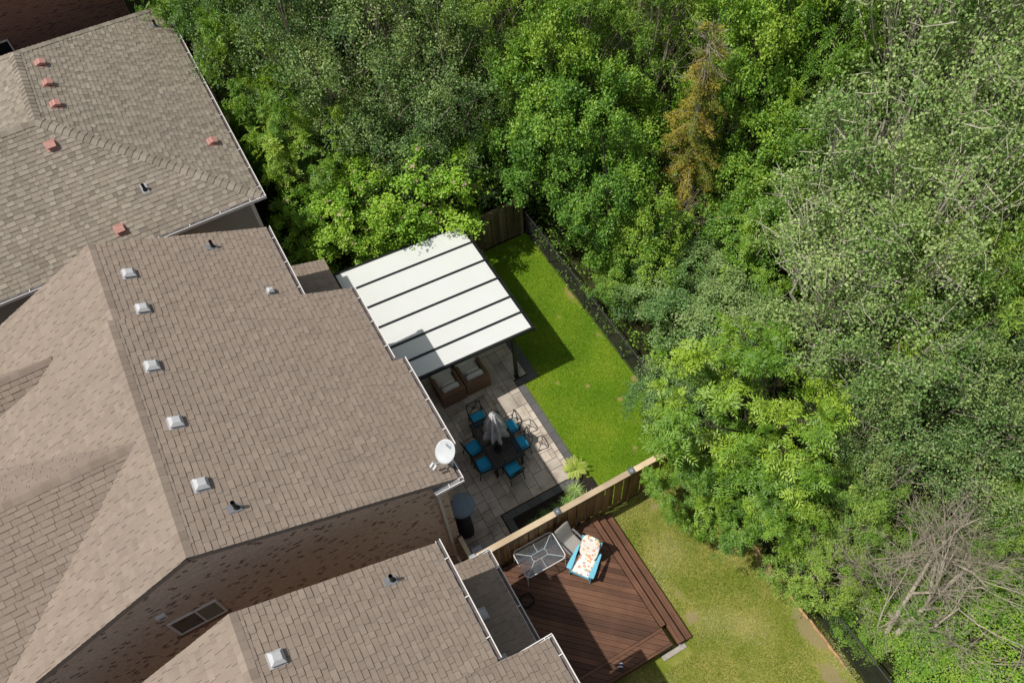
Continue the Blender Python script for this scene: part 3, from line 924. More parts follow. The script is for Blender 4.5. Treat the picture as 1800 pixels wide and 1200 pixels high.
gb.build('gutter_beam', 'aluminium_dark', pc)
MB().bx(5.98, 6.10, 13.1, 17.95, 2.22, 2.39).build('header_beam', 'aluminium_dark', pc)
for y in (13.14, 17.9):
    q = MB().bx(6.0, 6.1, y - .05, y + .05, .03, 2.22).build('post', 'aluminium_dark', pc)
    MB().bx(5.97, 6.13, y - .08, y + .08, .026, .04).build('base_plate', 'aluminium_dark', q)
MB().bx(2.08, 2.14, 13.0, 18.05, 2.6, 2.76).build('ledger', 'aluminium_dark', pc)

# ------------------------------------------------------------------ patio paving
pt = bpy.data.objects.new('patio', None); COL.objects.link(pt); pt.location = (4, 11, 0); kind(pt, 'structure')
base = MB().bx(1.7, 6.14, 7.75, 13.0, .001, .012).bx(1.7, 6.70, 13.0, 18.2, .001, .012)
base.build('joint_bed', 'mulch', pt)
def inpatio(x0, x1, y0, y1):
    if y0 < 9.07 and x1 > 3.28: return False
    lim = 5.88 if y0 < 13.0 else 6.43
    if y1 > 13.0 and y0 < 13.0: lim = 5.88
    return x1 <= lim + .02 and x0 >= 1.76
rp = random.Random(21); U = .165
gx0, gy0 = 1.76, 7.78
GXN, GYN = int((6.45 - gx0) / U), int((18.2 - gy0) / U)
occ = np.zeros((GXN + 4, GYN + 4), bool); cache = {}
sizes = [(3, 3), (4, 3), (3, 2), (2, 3), (3, 4), (2, 2)]
for j in range(GYN):
    for i in range(GXN):
        if occ[i, j]: continue
        rp.shuffle(sizes); done = False
        for (a, b) in sizes + [(2, 1), (1, 2), (1, 1)]:
            if i + a > GXN or j + b > GYN or occ[i:i + a, j:j + b].any(): continue
            x0, y0 = gx0 + i * U, gy0 + j * U
            if not inpatio(x0, x0 + a * U, y0, y0 + b * U): continue
            occ[i:i + a, j:j + b] = True
            if (a, b) not in cache:
                mb = MB(); g_ = .005; c_ = .006
                X0, X1, Y0, Y1 = g_, a * U - g_, g_, b * U - g_
                t_ = [(X0 + c_, Y0 + c_, .045), (X1 - c_, Y0 + c_, .045), (X1 - c_, Y1 - c_, .045), (X0 + c_, Y1 - c_, .045)]
                l_ = [(X0, Y0, .038), (X1, Y0, .038), (X1, Y1, .038), (X0, Y1, .038)]
                d_ = [(x, y, 0) for x, y, z in l_]
                mb.poly(t_)
                for k in range(4):
                    m2_ = (k + 1) % 4; mb.poly([l_[k], l_[m2_], t_[m2_], t_[k]]); mb.poly([d_[k], d_[m2_], l_[m2_], l_[k]])
                cache[(a, b)] = mb.mesh('paver', 'paver')
            o = bpy.data.objects.new('paver', cache[(a, b)]); COL.objects.link(o); o.parent = pt
            o.location = (x0 - 4, y0 - 11, -.012 + rp.uniform(-.002, .002)); break
def border(x0, x1, y0, y1, along):
    L = (x1 - x0) if along == 'x' else (y1 - y0); n = max(1, round(L / .42))
    for k in range(n):
        a, b = k * L / n + .004, (k + 1) * L / n - .004
        mb = MB()
        if along == 'x': mb.bx(x0 + a, x0 + b, y0 + .004, y1 - .004, .005, .036)
        else: mb.bx(x0 + .004, x1 - .004, y0 + a, y0 + b, .005, .036)
        mb.build('border_paver', 'paver_charcoal', pt)
border(5.89, 6.14, 9.07, 12.76, 'y'); border(5.89, 6.70, 12.76, 13.0, 'x'); border(6.385, 6.70, 13.0, 18.2, 'y')
border(3.28, 5.89, 8.83, 9.07, 'x'); border(3.28, 3.52, 7.78, 8.83, 'y')
bed = MB().bx(3.53, 6.3, 7.72, 8.82, .001, .02)
kind(bed.build('planting_bed', 'mulch'), 'structure')

# ------------------------------------------------------------------ lounge seating under the cover
def armchair(x, y, label):
    t = thing('armchair', label, 'armchair', (x, y, .034), 'pair of wicker armchairs on the patio')
    W, D, AW = .86, .86, .11
    MB().bx(x - W / 2, x + W / 2, y, y + .14, .05, .70).build('backrest', 'wicker', t, bevel=.015)
    for sg in (-1, 1):
        a = x + sg * (W / 2 - AW / 2)
        MB().bx(a - AW / 2, a + AW / 2, y + .14, y + D, .05, .66).build('armrest', 'wicker', t, bevel=.015)
    MB().bx(x - W / 2 + AW, x + W / 2 - AW, y + .14, y + D - .02, .05, .26).build('seat_base', 'wicker', t)
    MB().pillow((x, y + .55, .42), (W - 2 * AW - .01, .80, .24), None, .18).build('seat_cushion', 'cushion_beige', t, True)
    MB().pillow((x, y + .25, .62), (W - 2 * AW - .03, .19, .42), Matrix.Rotation(R(8), 3, 'X'), .25).build('back_cushion', 'cushion_beige', t, True)
    MB().pillow((x - .01, y + .46, .63), (.52, .13, .34), Matrix.Rotation(R(22), 3, 'X') @ Matrix.Rotation(R(4), 3, 'Y'), .55).build('pillow', 'cushion_beige', t, True)
    for sx in (-1, 1):
        for yy in (.05, D - .05):
            MB().bx(x + sx * (W / 2 - .06) - .025, x + sx * (W / 2 - .06) + .025, y + yy - .025, y + yy + .025, .034, .06).build('leg', 'iron_black', t)
    return t
armchair(3.84, 13.24, 'wicker armchair with beige cushions on the house side of its twin')
armchair(4.73, 13.26, 'wicker armchair with beige cushions on the lawn side of its twin')
for i, x in enumerate((3.84, 4.73)):
    t = thing('ottoman', ['beige cushioned wicker footstool in front of the armchair by the house', 'beige cushioned wicker footstool in front of the armchair by the lawn'][i], 'footstool', (x, 14.5, .034), 'footstools under the patio cover')
    MB().bx(x - .36, x + .36, 14.14, 14.8, .05, .34).build('base', 'wicker', t, bevel=.015)
    MB().pillow((x, 14.47, .43), (.74, .70, .19), None, .18).build('cushion', 'cushion_beige', t, True)
    for sx in (-1, 1):
        for yy in (14.2, 14.75):
            MB().bx(x + sx * .3 - .025, x + sx * .3 + .025, yy - .025, yy + .025, .034, .06).build('leg', 'iron_black', t)

# ------------------------------------------------------------------ dining set
TX, TY = 4.22, 11.05
tb = thing('dining_table', 'black slatted metal dining table with blue cushioned chairs round it', 'dining table', (TX, TY, .034))
tl, tw, tz = 1.78, 1.04, .74
f = MB()
f.bx(TX - tw / 2, TX - tw / 2 + .06, TY - tl / 2, TY + tl / 2, tz - .035, tz); f.bx(TX + tw / 2 - .06, TX + tw / 2, TY - tl / 2, TY + tl / 2, tz - .035, tz)
f.bx(TX - tw / 2 + .06, TX + tw / 2 - .06, TY - tl / 2, TY - tl / 2 + .06, tz - .035, tz); f.bx(TX - tw / 2 + .06, TX + tw / 2 - .06, TY + tl / 2 - .06, TY + tl / 2, tz - .035, tz)
f.bx(TX - tw / 2 + .06, TX + tw / 2 - .06, TY - .05, TY + .05, tz - .036, tz - .004)
f.build('table_frame', 'iron_black', tb)
for i in range(19):
    a = TX - tw / 2 + .085 + i * (tw - .17) / 18
    MB().bx(a - .014, a + .014, TY - tl / 2 + .06, TY + tl / 2 - .06, tz - .018, tz + .001).build('slat', 'iron_black', tb)
for sx in (-1, 1):
    for sy in (-1, 1):
        MB().bx(TX + sx * .44 - .03, TX + sx * .44 + .03, TY + sy * .8 - .03, TY + sy * .8 + .03, .034, tz - .035).build('leg', 'iron_black', tb)
um = thing('patio_umbrella', 'closed grey patio umbrella standing in the dining table', 'umbrella', (TX, TY, .034))
MB().tube([(TX, TY, .034), (TX, TY, 2.42)], .02, 10).build('pole', 'iron_black', um)
MB().lathe([(.13, .0), (.13, .08), (.06, .12), (.035, .3)], (TX, TY, .034), 20).build('base', 'iron_black', um)
def pleat(th, z): return 1 + .30 * math.cos(8 * th + .4 * math.sin(3 * th)) * min(1, max(0, (2.36 - z) / .3)) + .08 * math.sin(5 * th + z * 9)
prof = [(.25, 1.12), (.33, 1.15), (.31, 1.3), (.27, 1.5), (.225, 1.62), (.245, 1.72), (.225, 1.88), (.18, 2.08), (.13, 2.24), (.085, 2.36), (.04, 2.41), (.005, 2.42)]
MB().lathe(prof, (TX, TY, 0), 64, pleat).build('canopy', 'umbrella_cloth', um, True)
MB().lathe([(.02, 2.40), (.03, 2.43), (.02, 2.47), (.004, 2.49)], (TX, TY, 0), 12).build('finial', 'vent_grey', um)
MB().lathe([(.235, 1.6), (.24, 1.65)], (TX, TY, 0), 32, pleat).build('tie', 'umbrella_cloth', um)

def chair():
    t = thing('dining_chair', 'x', 'chair', (0, 0, 0), 'chairs around the dining table')
    b = lambda pts, r=.013, n=6: MB().tube(pts, r, n)
    # front of chair = +Y
    sm = MB()
    for q in (((-.23, .22), (.23, .22)), ((.23, .22), (.23, -.22)), ((.23, -.22), (-.23, -.22)), ((-.23, -.22), (-.23, .22))):
        sm.bar((*q[0], .42), (*q[1], .42), .03, .025)
    for k in range(5): sm.bar((-.16 + .08 * k, -.22, .42), (-.16 + .08 * k, .22, .42), .02, .012)
    sm.build('seat_frame', 'iron_black', t)
    for sx in (-1, 1):
        MB().tube([(sx * .23, .22, .43), (sx * .235, .24, 0)], .015, 6).build('leg', 'iron_black', t)
        MB().tube([(sx * .23, -.22, .43), (sx * .235, -.29, 0)], .015, 6).build('leg', 'iron_black', t)
        MB().tube([(sx * .24, -.24, .42), (sx * .25, -.25, .65), (sx * .25, .1, .66), (sx * .24, .2, .62), (sx * .235, .21, .43)], .013, 6).build('armrest', 'iron_black', t)
    bk = MB()
    T = lambda x, h: (x, -.22 - .13 * (h - .42) / .53, h)
    bk.tube([T(-.23, .42), T(-.24, .9), T(-.15, .95), T(.15, .95), T(.24, .9), T(.23, .42)], .016, 6)
    bk.tube([T(-.23, .5), T(.23, .5)], .012, 6); bk.tube([T(-.23, .5), T(.2, .93)], .011, 6); bk.tube([T(.23, .5), T(-.2, .93)], .011, 6)
    bk.tube([T(-.07, .72), T(0, .80), T(.07, .72), T(0, .64), T(-.07, .72)], .010, 6); bk.tube([T(-.24, .86), T(.24, .86)], .009, 5)
    bk.build('backrest', 'iron_black', t)
    MB().pillow((0, 0, .475), (.46, .45, .085), None, .2).build('seat_cushion', 'cushion_blue', t, True)
    return t
c0 = chair()
CH = [(4.13, 12.12, 180, 'black chair with blue cushion at the table end facing away from the sofas'.replace('facing away from', 'nearest').replace('sofas', 'armchairs')),
      (4.83, 11.35, 90, 'black chair with blue cushion on the lawn side of the table, nearer the armchairs'),
      (4.84, 10.68, 90, 'black chair with blue cushion on the lawn side of the table, nearer the planting bed'),
      (3.53, 11.28, -90, 'black chair with blue cushion on the house side of the table, nearer the armchairs'),
      (3.55, 10.62, -90, 'black chair with blue cushion on the house side of the table, nearer the planting bed'),
      (4.22, 10.04, 0, 'black chair with blue cushion at the table end facing the planting bed')]
for i, (x, y, a, lab) in enumerate(CH):
    if i == 0:
        c0.location = (x, y, .034); c0.rotation_euler = (0, 0, R(a)); c0['label'] = lab
    else: dup(c0, (x, y, .034), R(a + [0, 3, -4, 5, -3, 4][i]), lab)

# covered patio heater
ph = thing('patio_heater', 'tall patio heater under a grey fabric cover with a round domed top', 'patio heater', (2.14, 9.15, .034))
def wr(th, z): return 1 + .03 * math.sin(5 * th + 3 * z) + .02 * math.sin(11 * th)
MB().lathe([(.225, 0), (.235, .1), (.225, .5), (.205, 1.0), (.2, 1.5), (.21, 1.86)], (2.14, 9.15, .034), 28, wr).build('cover_body', 'cover_dark', ph, True)
MB().lathe([(.2, 1.80), (.355, 1.84), (.385, 1.90), (.375, 1.95), (.30, 2.0), (.15, 2.03), (.01, 2.04)], (2.17, 9.16, .034), 36, lambda th, z: 1 + .012 * math.sin(17 * th)).build('cover_top', 'cover_grey', ph, True)
bx_ = thing('storage_box', 'small pale plastic box on the paving in the fence corner', 'box', (2.12, 8.36, .034))
MB().bx(1.98, 2.26, 8.24, 8.48, .034, .3).build('box_body', 'white_plastic', bx_, bevel=.01)
MB().bx(1.965, 2.275, 8.225, 8.495, .302, .33).build('lid', 'white_plastic', bx_, bevel=.008)

# ------------------------------------------------------------------ fences
def board_fence(name, label, x0, x1, y, h, posts, mat, capmat, capw=.17, along='x', xf=None, capposts=True, light=True, trim=1):
    """built along local X at origin, placed with rotation"""
    L = x1 - x0
    t = thing(name, label, 'fence', (x0, y, 0) if along == 'x' else (y, x0, 0), None, 0 if along == 'x' else R(90))
    def put(mb, nm, mt, par=t):
        o = bpy.data.objects.new(nm, mb.mesh(nm, mt)); COL.objects.link(o); o.parent = par; return o
    bw = .14; pitch = .157; n = int(L / pitch)
    me = [MB().bx(-bw / 2, bw / 2, -.009, .009, .05, h - .1).mesh('board', mat), MB().bx(-bw / 2, bw / 2, -.009, .009, .06, h - .1).mesh('board', mat)]
    for i in range(n):
        o = bpy.data.objects.new('board', me[i % 2]); COL.objects.link(o); o.parent = t
        o.location = (pitch * (i + .5) + rp.uniform(-.004, .004), (-.014 if i % 2 else .014), 0)
    for z in (.2, h - .12):
        put(MB().bx(0, L, -.018, .018, z - .04, z + .04), 'rail', mat)
    for z in (h - .09,):
        for sg in (-1, 1):
            put(MB().bx(0, L, sg * .055 - .014, sg * .055 + .014, z - .06, z + .05), 'trim_board', mat)
    ps = [p - x0 for p in posts]
    ends = [0] + ps + [L]
    for a, b in zip(ends[:-1], ends[1:]):
        if b - a > .3:
            put(MB().bx(a + .05, b - .05, -capw / 2, capw / 2, h - .04, h), 'cap_rail', capmat)
    for k, p in enumerate(ps):
        q = put(MB().bx(p - .055, p + .055, -.072, .072, 0, h + .02), 'post', mat)
        if capposts:
            c = put(MB().bx(p - .085, p + .085, -.095, .095, h + .02, h + .06), 'post_cap', 'cap_light' if k < 1 else 'cap_grey', q)
            if light:
                m_ = MB()
                for (u0, u1, w0, w1) in ((-.03, .03, .022, .03), (-.03, .03, -.03, -.022), (-.03, -.022, -.022, .022), (.022, .03, -.022, .022)):
                    m_.bx(p + u0, p + u1, w0, w1, h + .06, h + .064)
                put(m_, 'cap_mark', 'white_metal', q) if k == 2 else put(MB().bx(p - .028, p + .028, -.028, .028, h + .06, h + .065), 'solar_panel', 'cap_light', q)
    return t
board_fence('wood_fence', 'brown board fence with pale cap rail and grey post caps beside the deck', 1.72, 8.9, 7.63, 2.0, [1.76, 4.38, 6.8], 'fence_wood', 'wood_sun')
board_fence('wood_fence', 'weathered board fence in shade behind the patio cover', 1.95, 9.36, 18.56, 1.85, [2.0, 4.42, 6.88, 9.3], 'fence_wood_grey', 'fence_wood_grey', .12, capposts=False)
board_fence('garden_gate', 'short board gate between the brick wall corner and the fence', 7.72, 8.43, 1.73, 1.9, [], 'fence_wood', 'wood_sun', .12, along='y', capposts=False)

def chain_link(y0, y1, label, posts):
    X = 9.43; h = 1.2
    t = thing('chain_link_fence', label, 'fence', (X, y0, 0))
    MB().tube([(X, y0, h), (X, y1, h)], .021, 8).build('top_rail', 'wire', t)
    MB().tube([(X, y0, .05), (X, y1, .05)], .004, 4).build('bottom_wire', 'wire', t)
    for p in posts:
        q = MB().tube([(X + .03, p, 0), (X + .03, p, h + .02)], .03, 8).build('post', 'wire', t)
        MB().lathe([(.032, 0), (.034, .02), (.02, .045), (.004, .05)], (X + .03, p, h + .02), 10).build('post_cap', 'wire', q)
    m_ = MB(); d = .075
    n = int((y1 - y0 + h) / d)
    for k in range(n):
        s_ = y0 - h + k * d
        for sg in (0, 1):
            a = (s_, .05); b = (s_ + h - .05, h)
            lo, hi = max(a[0], y0), min(b[0], y1)
            if hi - lo < .02: continue
            za, zb = .05 + (lo - a[0]), .05 + (hi - a[0])
            if sg: za, zb = h + .05 - za, h + .05 - zb
            m_.bar((X - .004 + .006 * sg, lo, za), (X - .004 + .006 * sg, hi, zb), .0035, .0035, (1, 0, 0))
    kind(m_.build('wire_mesh', 'wire', t), 'stuff')
chain_link(7.7, 18.45, 'low black chain link fence between the green lawn and the woods', [7.75, 9.5, 11.94, 14.38, 16.8, 18.4])
chain_link(-4, 7.55, 'low black chain link fence between the dry lawn and the woods', [-2.6, -.2, 2.3, 4.8, 7.5])
for i, (y0, y1, dx, lab) in enumerate(((2.95, 2.72, .0, 'short split piece of landscape timber at the lawn edge'), (2.62, 2.2, .0, 'orange brown landscape timber along the lawn edge beside the short split piece'), (2.15, .72, .03, 'longest orange brown landscape timber along the dry lawn edge'), (4.6, 3.7, .05, 'landscape timber half hidden under the shrubs at the lawn edge'))):
    mb = MB(); k = 5
    pts = [(9.14 + dx + .012 * math.sin(3 * q + i), y0 + (y1 - y0) * q / k, .035) for q in range(k + 1)]
    mb.tube(pts, [.035, .05, .045, .05, .045, .03], 7)
    tag(mb.build('landscape_timber', 'timber'), lab, 'timber', 'timbers edging the dry lawn')

# ------------------------------------------------------------------ deck
dk = thing('deck', 'stained brown wooden deck with diagonal boards and two long steps', 'deck', (3.7, 5.4, 0))
def plank(par, poly, z0, z1, ang, name='board', mat='deck_stain'):
    cx = sum(p[0] for p in poly) / len(poly); cy = sum(p[1] for p in poly) / len(poly)
    ca, sa = math.cos(-ang), math.sin(-ang)
    loc = [((x - cx) * ca - (y - cy) * sa, (x - cx) * sa + (y - cy) * ca) for x, y in poly]
    ar = sum(loc[i][0] * loc[(i + 1) % len(loc)][1] - loc[(i + 1) % len(loc)][0] * loc[i][1] for i in range(len(loc)))
    if ar < 0: loc = loc[::-1]
    mb = MB(); n = len(loc)
    mb.poly([(x, y, z1) for x, y in loc]); mb.poly([(x, y, z0) for x, y in reversed(loc)])
    for i in range(n):
        j = (i + 1) % n
        mb.poly([(loc[i][0], loc[i][1], z0), (loc[j][0], loc[j][1], z0), (loc[j][0], loc[j][1], z1), (loc[i][0], loc[i][1], z1)])
    o = bpy.data.objects.new(name, mb.mesh(name, mat)); COL.objects.link(o); o.parent = par
    pl = wloc(par); o.location = (cx - pl.x, cy - pl.y, 0); o.rotation_euler = (0, 0, ang)
    return o
def diag(x0, x1, y0, y1, ang, w_b=.14, gap=.011, off=0.0):
    u = (math.cos(ang), math.sin(ang)); v = (-u[1], u[0])
    cs = [x * v[0] + y * v[1] for x in (x0, x1) for y in (y0, y1)]
    s_ = min(cs) + off
    while s_ < max(cs):
        us = [x * u[0] + y * u[1] for x in (x0, x1) for y in (y0, y1)]
        A, B = min(us) - 1, max(us) + 1
        q = [(u[0] * A + v[0] * s_, u[1] * A + v[1] * s_), (u[0] * B + v[0] * s_, u[1] * B + v[1] * s_), (u[0] * B + v[0] * (s_ + w_b), u[1] * B + v[1] * (s_ + w_b)), (u[0] * A + v[0] * (s_ + w_b), u[1] * A + v[1] * (s_ + w_b))]
        for a, b, c_ in ((1, 0, x1), (-1, 0, -x0), (0, 1, y1), (0, -1, -y0)):
            q = clip(q, a, b, c_)
            if len(q) < 3: break
        if len(q) >= 3:
            plank(dk, q, .41, .45 + rp.uniform(-.002, .002), ang)
        s_ += w_b + gap
A45 = R(-43)
diag(1.85, 5.405, 3.93, 7.5, A45); diag(1.85, 5.44, 3.47, 3.83, A45, off=.05)
RC = lambda x0, x1, y0, y1: [(x0, y0), (x1, y0), (x1, y1), (x0, y1)]
plank(dk, RC(1.85, 5.44, 3.84, 3.92), .41, .452, 0); plank(dk, RC(1.85, 5.46, 3.40, 3.46), .41, .45, 0)
for (x0, z) in ((5.435, .43), (5.515, .43)):
    plank(dk, RC(x0, x0 + .075, 3.94, 7.5), z - .04, z, R(90))
for (x0, z) in ((5.62, .29), (5.735, .29), (5.87, .15), (5.985, .15)):
    plank(dk, RC(x0, x0 + .108, 3.37, 7.5), z - .04, z, R(90), 'step_board')
fr_ = MB(); fr_.bx(1.85, 5.42, 3.41, 3.44, .02, .405); fr_.bx(5.40, 5.43, 3.45, 7.48, .02, .385)
fr_.bx(5.63, 5.65, 3.40, 7.48, .0, .245); fr_.bx(5.87, 5.89, 3.40, 7.48, .0, .105); fr_.bx(6.06, 6.08, 3.40, 7.48, .0, .105)
fr_.build('skirt_board', 'deck_stain', dk)
for x in (2.2, 3.2, 4.2, 5.2):
    MB().bx(x - .045, x + .045, 3.6, 7.4, .0, .405).build('joist', 'fence_wood', dk)
sl_ = MB().bx(5.1, 5.85, 3.22, 3.38, .002, .04).build('stepping_slab', 'concrete', None, bevel=.01)
tag(sl_, 'pale concrete slab in the grass at the deck corner', 'slab')

# glass table
gt = thing('glass_table', 'rectangular patio table with clear glass top and white metal frame', 'table', (3.48, 7.1, .45))
gx, gy, gw, gd, gz_ = 3.48, 7.10, 1.26, .86, 1.17
def rrect(w_, d_, r_, n=6):
    out = []
    for cx_, cy_, a0 in ((w_ / 2 - r_, d_ / 2 - r_, 0), (-w_ / 2 + r_, d_ / 2 - r_, 90), (-w_ / 2 + r_, -d_ / 2 + r_, 180), (w_ / 2 - r_, -d_ / 2 + r_, 270)):
        for k in range(n + 1):
            a = R(a0 + 90 * k / n); out.append((cx_ + r_ * math.cos(a), cy_ + r_ * math.sin(a)))
    return out
rr = rrect(gw, gd, .13)
mb = MB(); mb.poly([(gx + x, gy + y, gz_) for x, y in rr]); mb.poly([(gx + x, gy + y, gz_ - .006) for x, y in reversed(rr)])
for i in range(len(rr)):
    j = (i + 1) % len(rr); mb.poly([(gx + rr[i][0], gy + rr[i][1], gz_ - .006), (gx + rr[j][0], gy + rr[j][1], gz_ - .006), (gx + rr[j][0], gy + rr[j][1], gz_), (gx + rr[i][0], gy + rr[i][1], gz_)])
mb.build('glass_top', 'clear_glass', gt)
MB().tube([(gx + x, gy + y, gz_ - .004) for x, y in rr + rr[:2]], .014, 8).build('rim', 'white_metal', gt)
sup = MB(); r2 = rrect(.46, .2, .08)
sup.tube([(gx + x, gy + y, gz_ - .03) for x, y in r2 + r2[:2]], .010, 6)
for sy in (-1, 1): sup.tube([(gx, gy + sy * .1, gz_ - .03), (gx, gy + sy * gd / 2, gz_ - .02)], .010, 6)
sup.build('support', 'white_metal', gt)
for sx in (-1, 1):
    for sy in (-1, 1):
        MB().tube([(gx + sx * .2, gy + sy * .08, gz_ - .03), (gx + sx * (gw / 2 - .06), gy + sy * (gd / 2 - .06), gz_ - .03), (gx + sx * (gw / 2 - .03), gy + sy * (gd / 2 - .03), gz_ - .12), (gx + sx * (gw / 2 - .02), gy + sy * (gd / 2 - .02), .455)], .014, 8).build('leg', 'white_metal', gt)

# grey sling chair: local, front = -Y
sc = thing('sling_chair', 'grey fabric sling chair on the deck beside the glass table', 'chair', (4.47, 7.0, .452), None, R(14))
def loc(mb, nm, mt, par, smooth=False):
    o = bpy.data.objects.new(nm, mb.mesh(nm, mt, smooth=smooth)); COL.objects.link(o); o.parent = par; return o
seat = MB()
def strip(mb, prof, w_):
    for (y0, z0), (y1, z1) in zip(prof[:-1], prof[1:]):
        mb.poly([(-w_, y0, z0), (w_, y0, z0), (w_, y1, z1), (-w_, y1, z1)]); mb.poly([(-w_, y1, z1 - .012), (w_, y1, z1 - .012), (w_, y0, z0 - .012), (-w_, y0, z0 - .012)])
    return mb
loc(strip(seat, [(-.27, .40), (-.25, .42), (-.1, .40), (.08, .39), (.17, .41)], .235), 'seat', 'sling_grey', sc)
loc(strip(MB(), [(.17, .41), (.22, .5), (.30, .70), (.38, .88), (.41, .93), (.44, .95), (.46, .93)], .235), 'backrest', 'sling_grey', sc)
for sx in (-1, 1):
    loc(MB().tube([(sx * .25, -.27, .39), (sx * .25, .17, .40), (sx * .25, .24, .52), (sx * .25, .42, .94)], .014, 8), 'side_rail', 'frame_grey', sc)
    loc(MB().bar((sx * .29, -.25, .62), (sx * .29, .26, .60), .055, .025), 'armrest', 'frame_grey', sc)
    loc(MB().tube([(sx * .29, -.24, .61), (sx * .27, -.28, .4), (sx * .28, -.30, 0)], .014, 8), 'leg', 'frame_grey', sc)
    loc(MB().tube([(sx * .29, .25, .60), (sx * .26, .22, .42), (sx * .28, .40, 0)], .014, 8), 'leg', 'frame_grey', sc)
# adirondack chair: local, front = -Y
ad = thing('adirondack_chair', 'light blue wooden deck chair with orange floral cushion', 'chair', (4.56, 6.4, .452), None, R(-54))
for sx in (-1, 1):
    arm = MB(); n_ = 7
    pr = [(-.44, .075), (-.40, .095), (-.2, .085), (0, .06), (.2, .045), (.30, .03)]
    top = [(sx * .33 - w_ * .8, y, .56) for y, w_ in pr] + [(sx * .33 + w_ * .8, y, .56) for y, w_ in reversed(pr)]
    if True:
        arm.poly(top[::-1]); arm.poly([(x, y, z - .022) for x, y, z in top])
        for i in range(len(top)):
            j = (i + 1) % len(top); a, b = top[i], top[j]
            arm.poly([a, b, (b[0], b[1], b[2] - .022), (a[0], a[1], a[2] - .022)])
    loc(arm, 'armrest', 'paint_blue', ad)
    loc(MB().bar((sx * .31, -.38, 0), (sx * .31, -.38, .538), .022, .09, (0, 1, 0)), 'leg', 'paint_blue', ad)
    loc(MB().bar((sx * .27, -.42, .34), (sx * .27, .48, .04), .022, .12), 'leg', 'paint_blue', ad)
for k in range(7):
    y = -.41 + .085 * k; z = .40 - .33 * (y + .42)
    loc(MB().box((0, y, z), (.56, .075, .018), Matrix.Rotation(R(-18), 3, 'X')), 'seat_slat', 'paint_blue', ad)
for k in range(6):
    x = -.235 + .094 * k; L_ = .78 + .1 * math.cos((k - 2.5) / 2.5 * 1.3)
    loc(MB().bar((x * .85, .14, .22), (x * 1.1, .14 + L_ * .42, .22 + L_ * .88), .085, .018, (0, -1, .4)), 'back_slat', 'paint_blue', ad)
loc(MB().bx(-.28, .28, -.435, -.415, .28, .40), 'front_apron', 'paint_blue', ad)
loc(MB().pillow((0, -.14, .385), (.54, .62, .09), Matrix.Rotation(R(-16), 3, 'X'), .12), 'seat_cushion', 'floral', ad, True)
loc(MB().pillow((0, .31, .68), (.54, .09, .84), Matrix.Rotation(R(-25), 3, 'X'), .14), 'back_cushion', 'floral', ad, True)
# small things on the deck
sb = thing('sandal', 'dark blue and white slip-on sandal lying on the deck border', 'sandal', (3.95, 3.63, .452), None, R(-30))
pts = [(.045 * math.cos(a) * (1 + .15 * math.cos(2 * a)), .13 * math.sin(a)) for a in [2 * math.pi * k / 20 for k in range(20)]]
mb = MB(); mb.poly([(x, y, .02) for x, y in pts]); mb.poly([(x, y, 0) for x, y in reversed(pts)])
for i in range(20):
    j = (i + 1) % 20; mb.poly([(*pts[i], 0), (*pts[j], 0), (*pts[j], .02), (*pts[i], .02)])
loc(mb, 'sole', 'navy', sb)
for y in (-.03, .06):
    loc(MB().tube([(-.05, y, .01), (-.03, y, .05), (.03, y, .05), (.05, y, .01)], .016, 6), 'strap', 'white_metal', sb)
hp = []
for k in range(90):
    a = 2 * math.pi * k / 30; r_ = .2 + .02 * math.sin(k * .7)
    hp.append((2.62 + r_ * math.cos(a) + .01 * k / 30, 6.35 + r_ * .9 * math.sin(a), .465 + .022 * (k / 30)))
tag(MB().tube(hp, .011, 6).build('garden_hose', 'rubber'), 'dark garden hose coiled on the shaded deck by the low roof', 'hose')

# ------------------------------------------------------------------ vegetation
def unit(v): return v / np.maximum(np.linalg.norm(v, axis=-1, keepdims=True), 1e-9)
def leaves(rng, pos, axis, nrm, length, width, shape='rhomb', fold=.25, curl=.15):
    """one leaf per row: pos base point, axis direction, nrm face normal -> verts, idx (tris)"""
    N = len(pos)
    axis = unit(axis); side = unit(np.cross(nrm, axis)); nrm = np.cross(axis, side)
    L = length.reshape(-1, 1); W = width.reshape(-1, 1)
    b = pos; tip = pos + axis * L - nrm * L * curl
    if shape == 'rhomb':
        l = pos + axis * L * .45 + side * W / 2 + nrm * W * fold; r = pos + axis * L * .45 - side * W / 2 + nrm * W * fold
        V = np.stack([b, r, tip, l], 1).reshape(-1, 3)
        o = (np.arange(N) * 4).reshape(-1, 1)
        idx = (o + np.array([[0, 1, 2, 0, 2, 3]])).ravel()
        return V, idx, 2
    # round leaf: six corners
    l1 = pos + axis * L * .2 + side * W * .42 + nrm * W * fold * .5; l2 = pos + axis * L * .65 + side * W * .46 + nrm * W * fold * .5
    r1 = pos + axis * L * .2 - side * W * .42 + nrm * W * fold * .5; r2 = pos + axis * L * .65 - side * W * .46 + nrm * W * fold * .5
    V = np.stack([b, r1, r2, tip, l2, l1], 1).reshape(-1, 3)
    o = (np.arange(N) * 6).reshape(-1, 1)
    idx = (o + np.array([[0, 1, 2, 0, 2, 3, 0, 3, 4, 0, 4, 5]])).ravel()
    return V, idx, 4
def lmesh(name, parts, mat):
    vs, ix, tn = [], [], []; off = 0
    for V, idx, k, tone in parts:
        vs.append(V); ix.append(idx + off); tn.append(np.repeat(tone, k)); off += len(V)
    return npmesh(name, np.concatenate(vs), 3, np.concatenate(ix), mat, np.concatenate(tn))
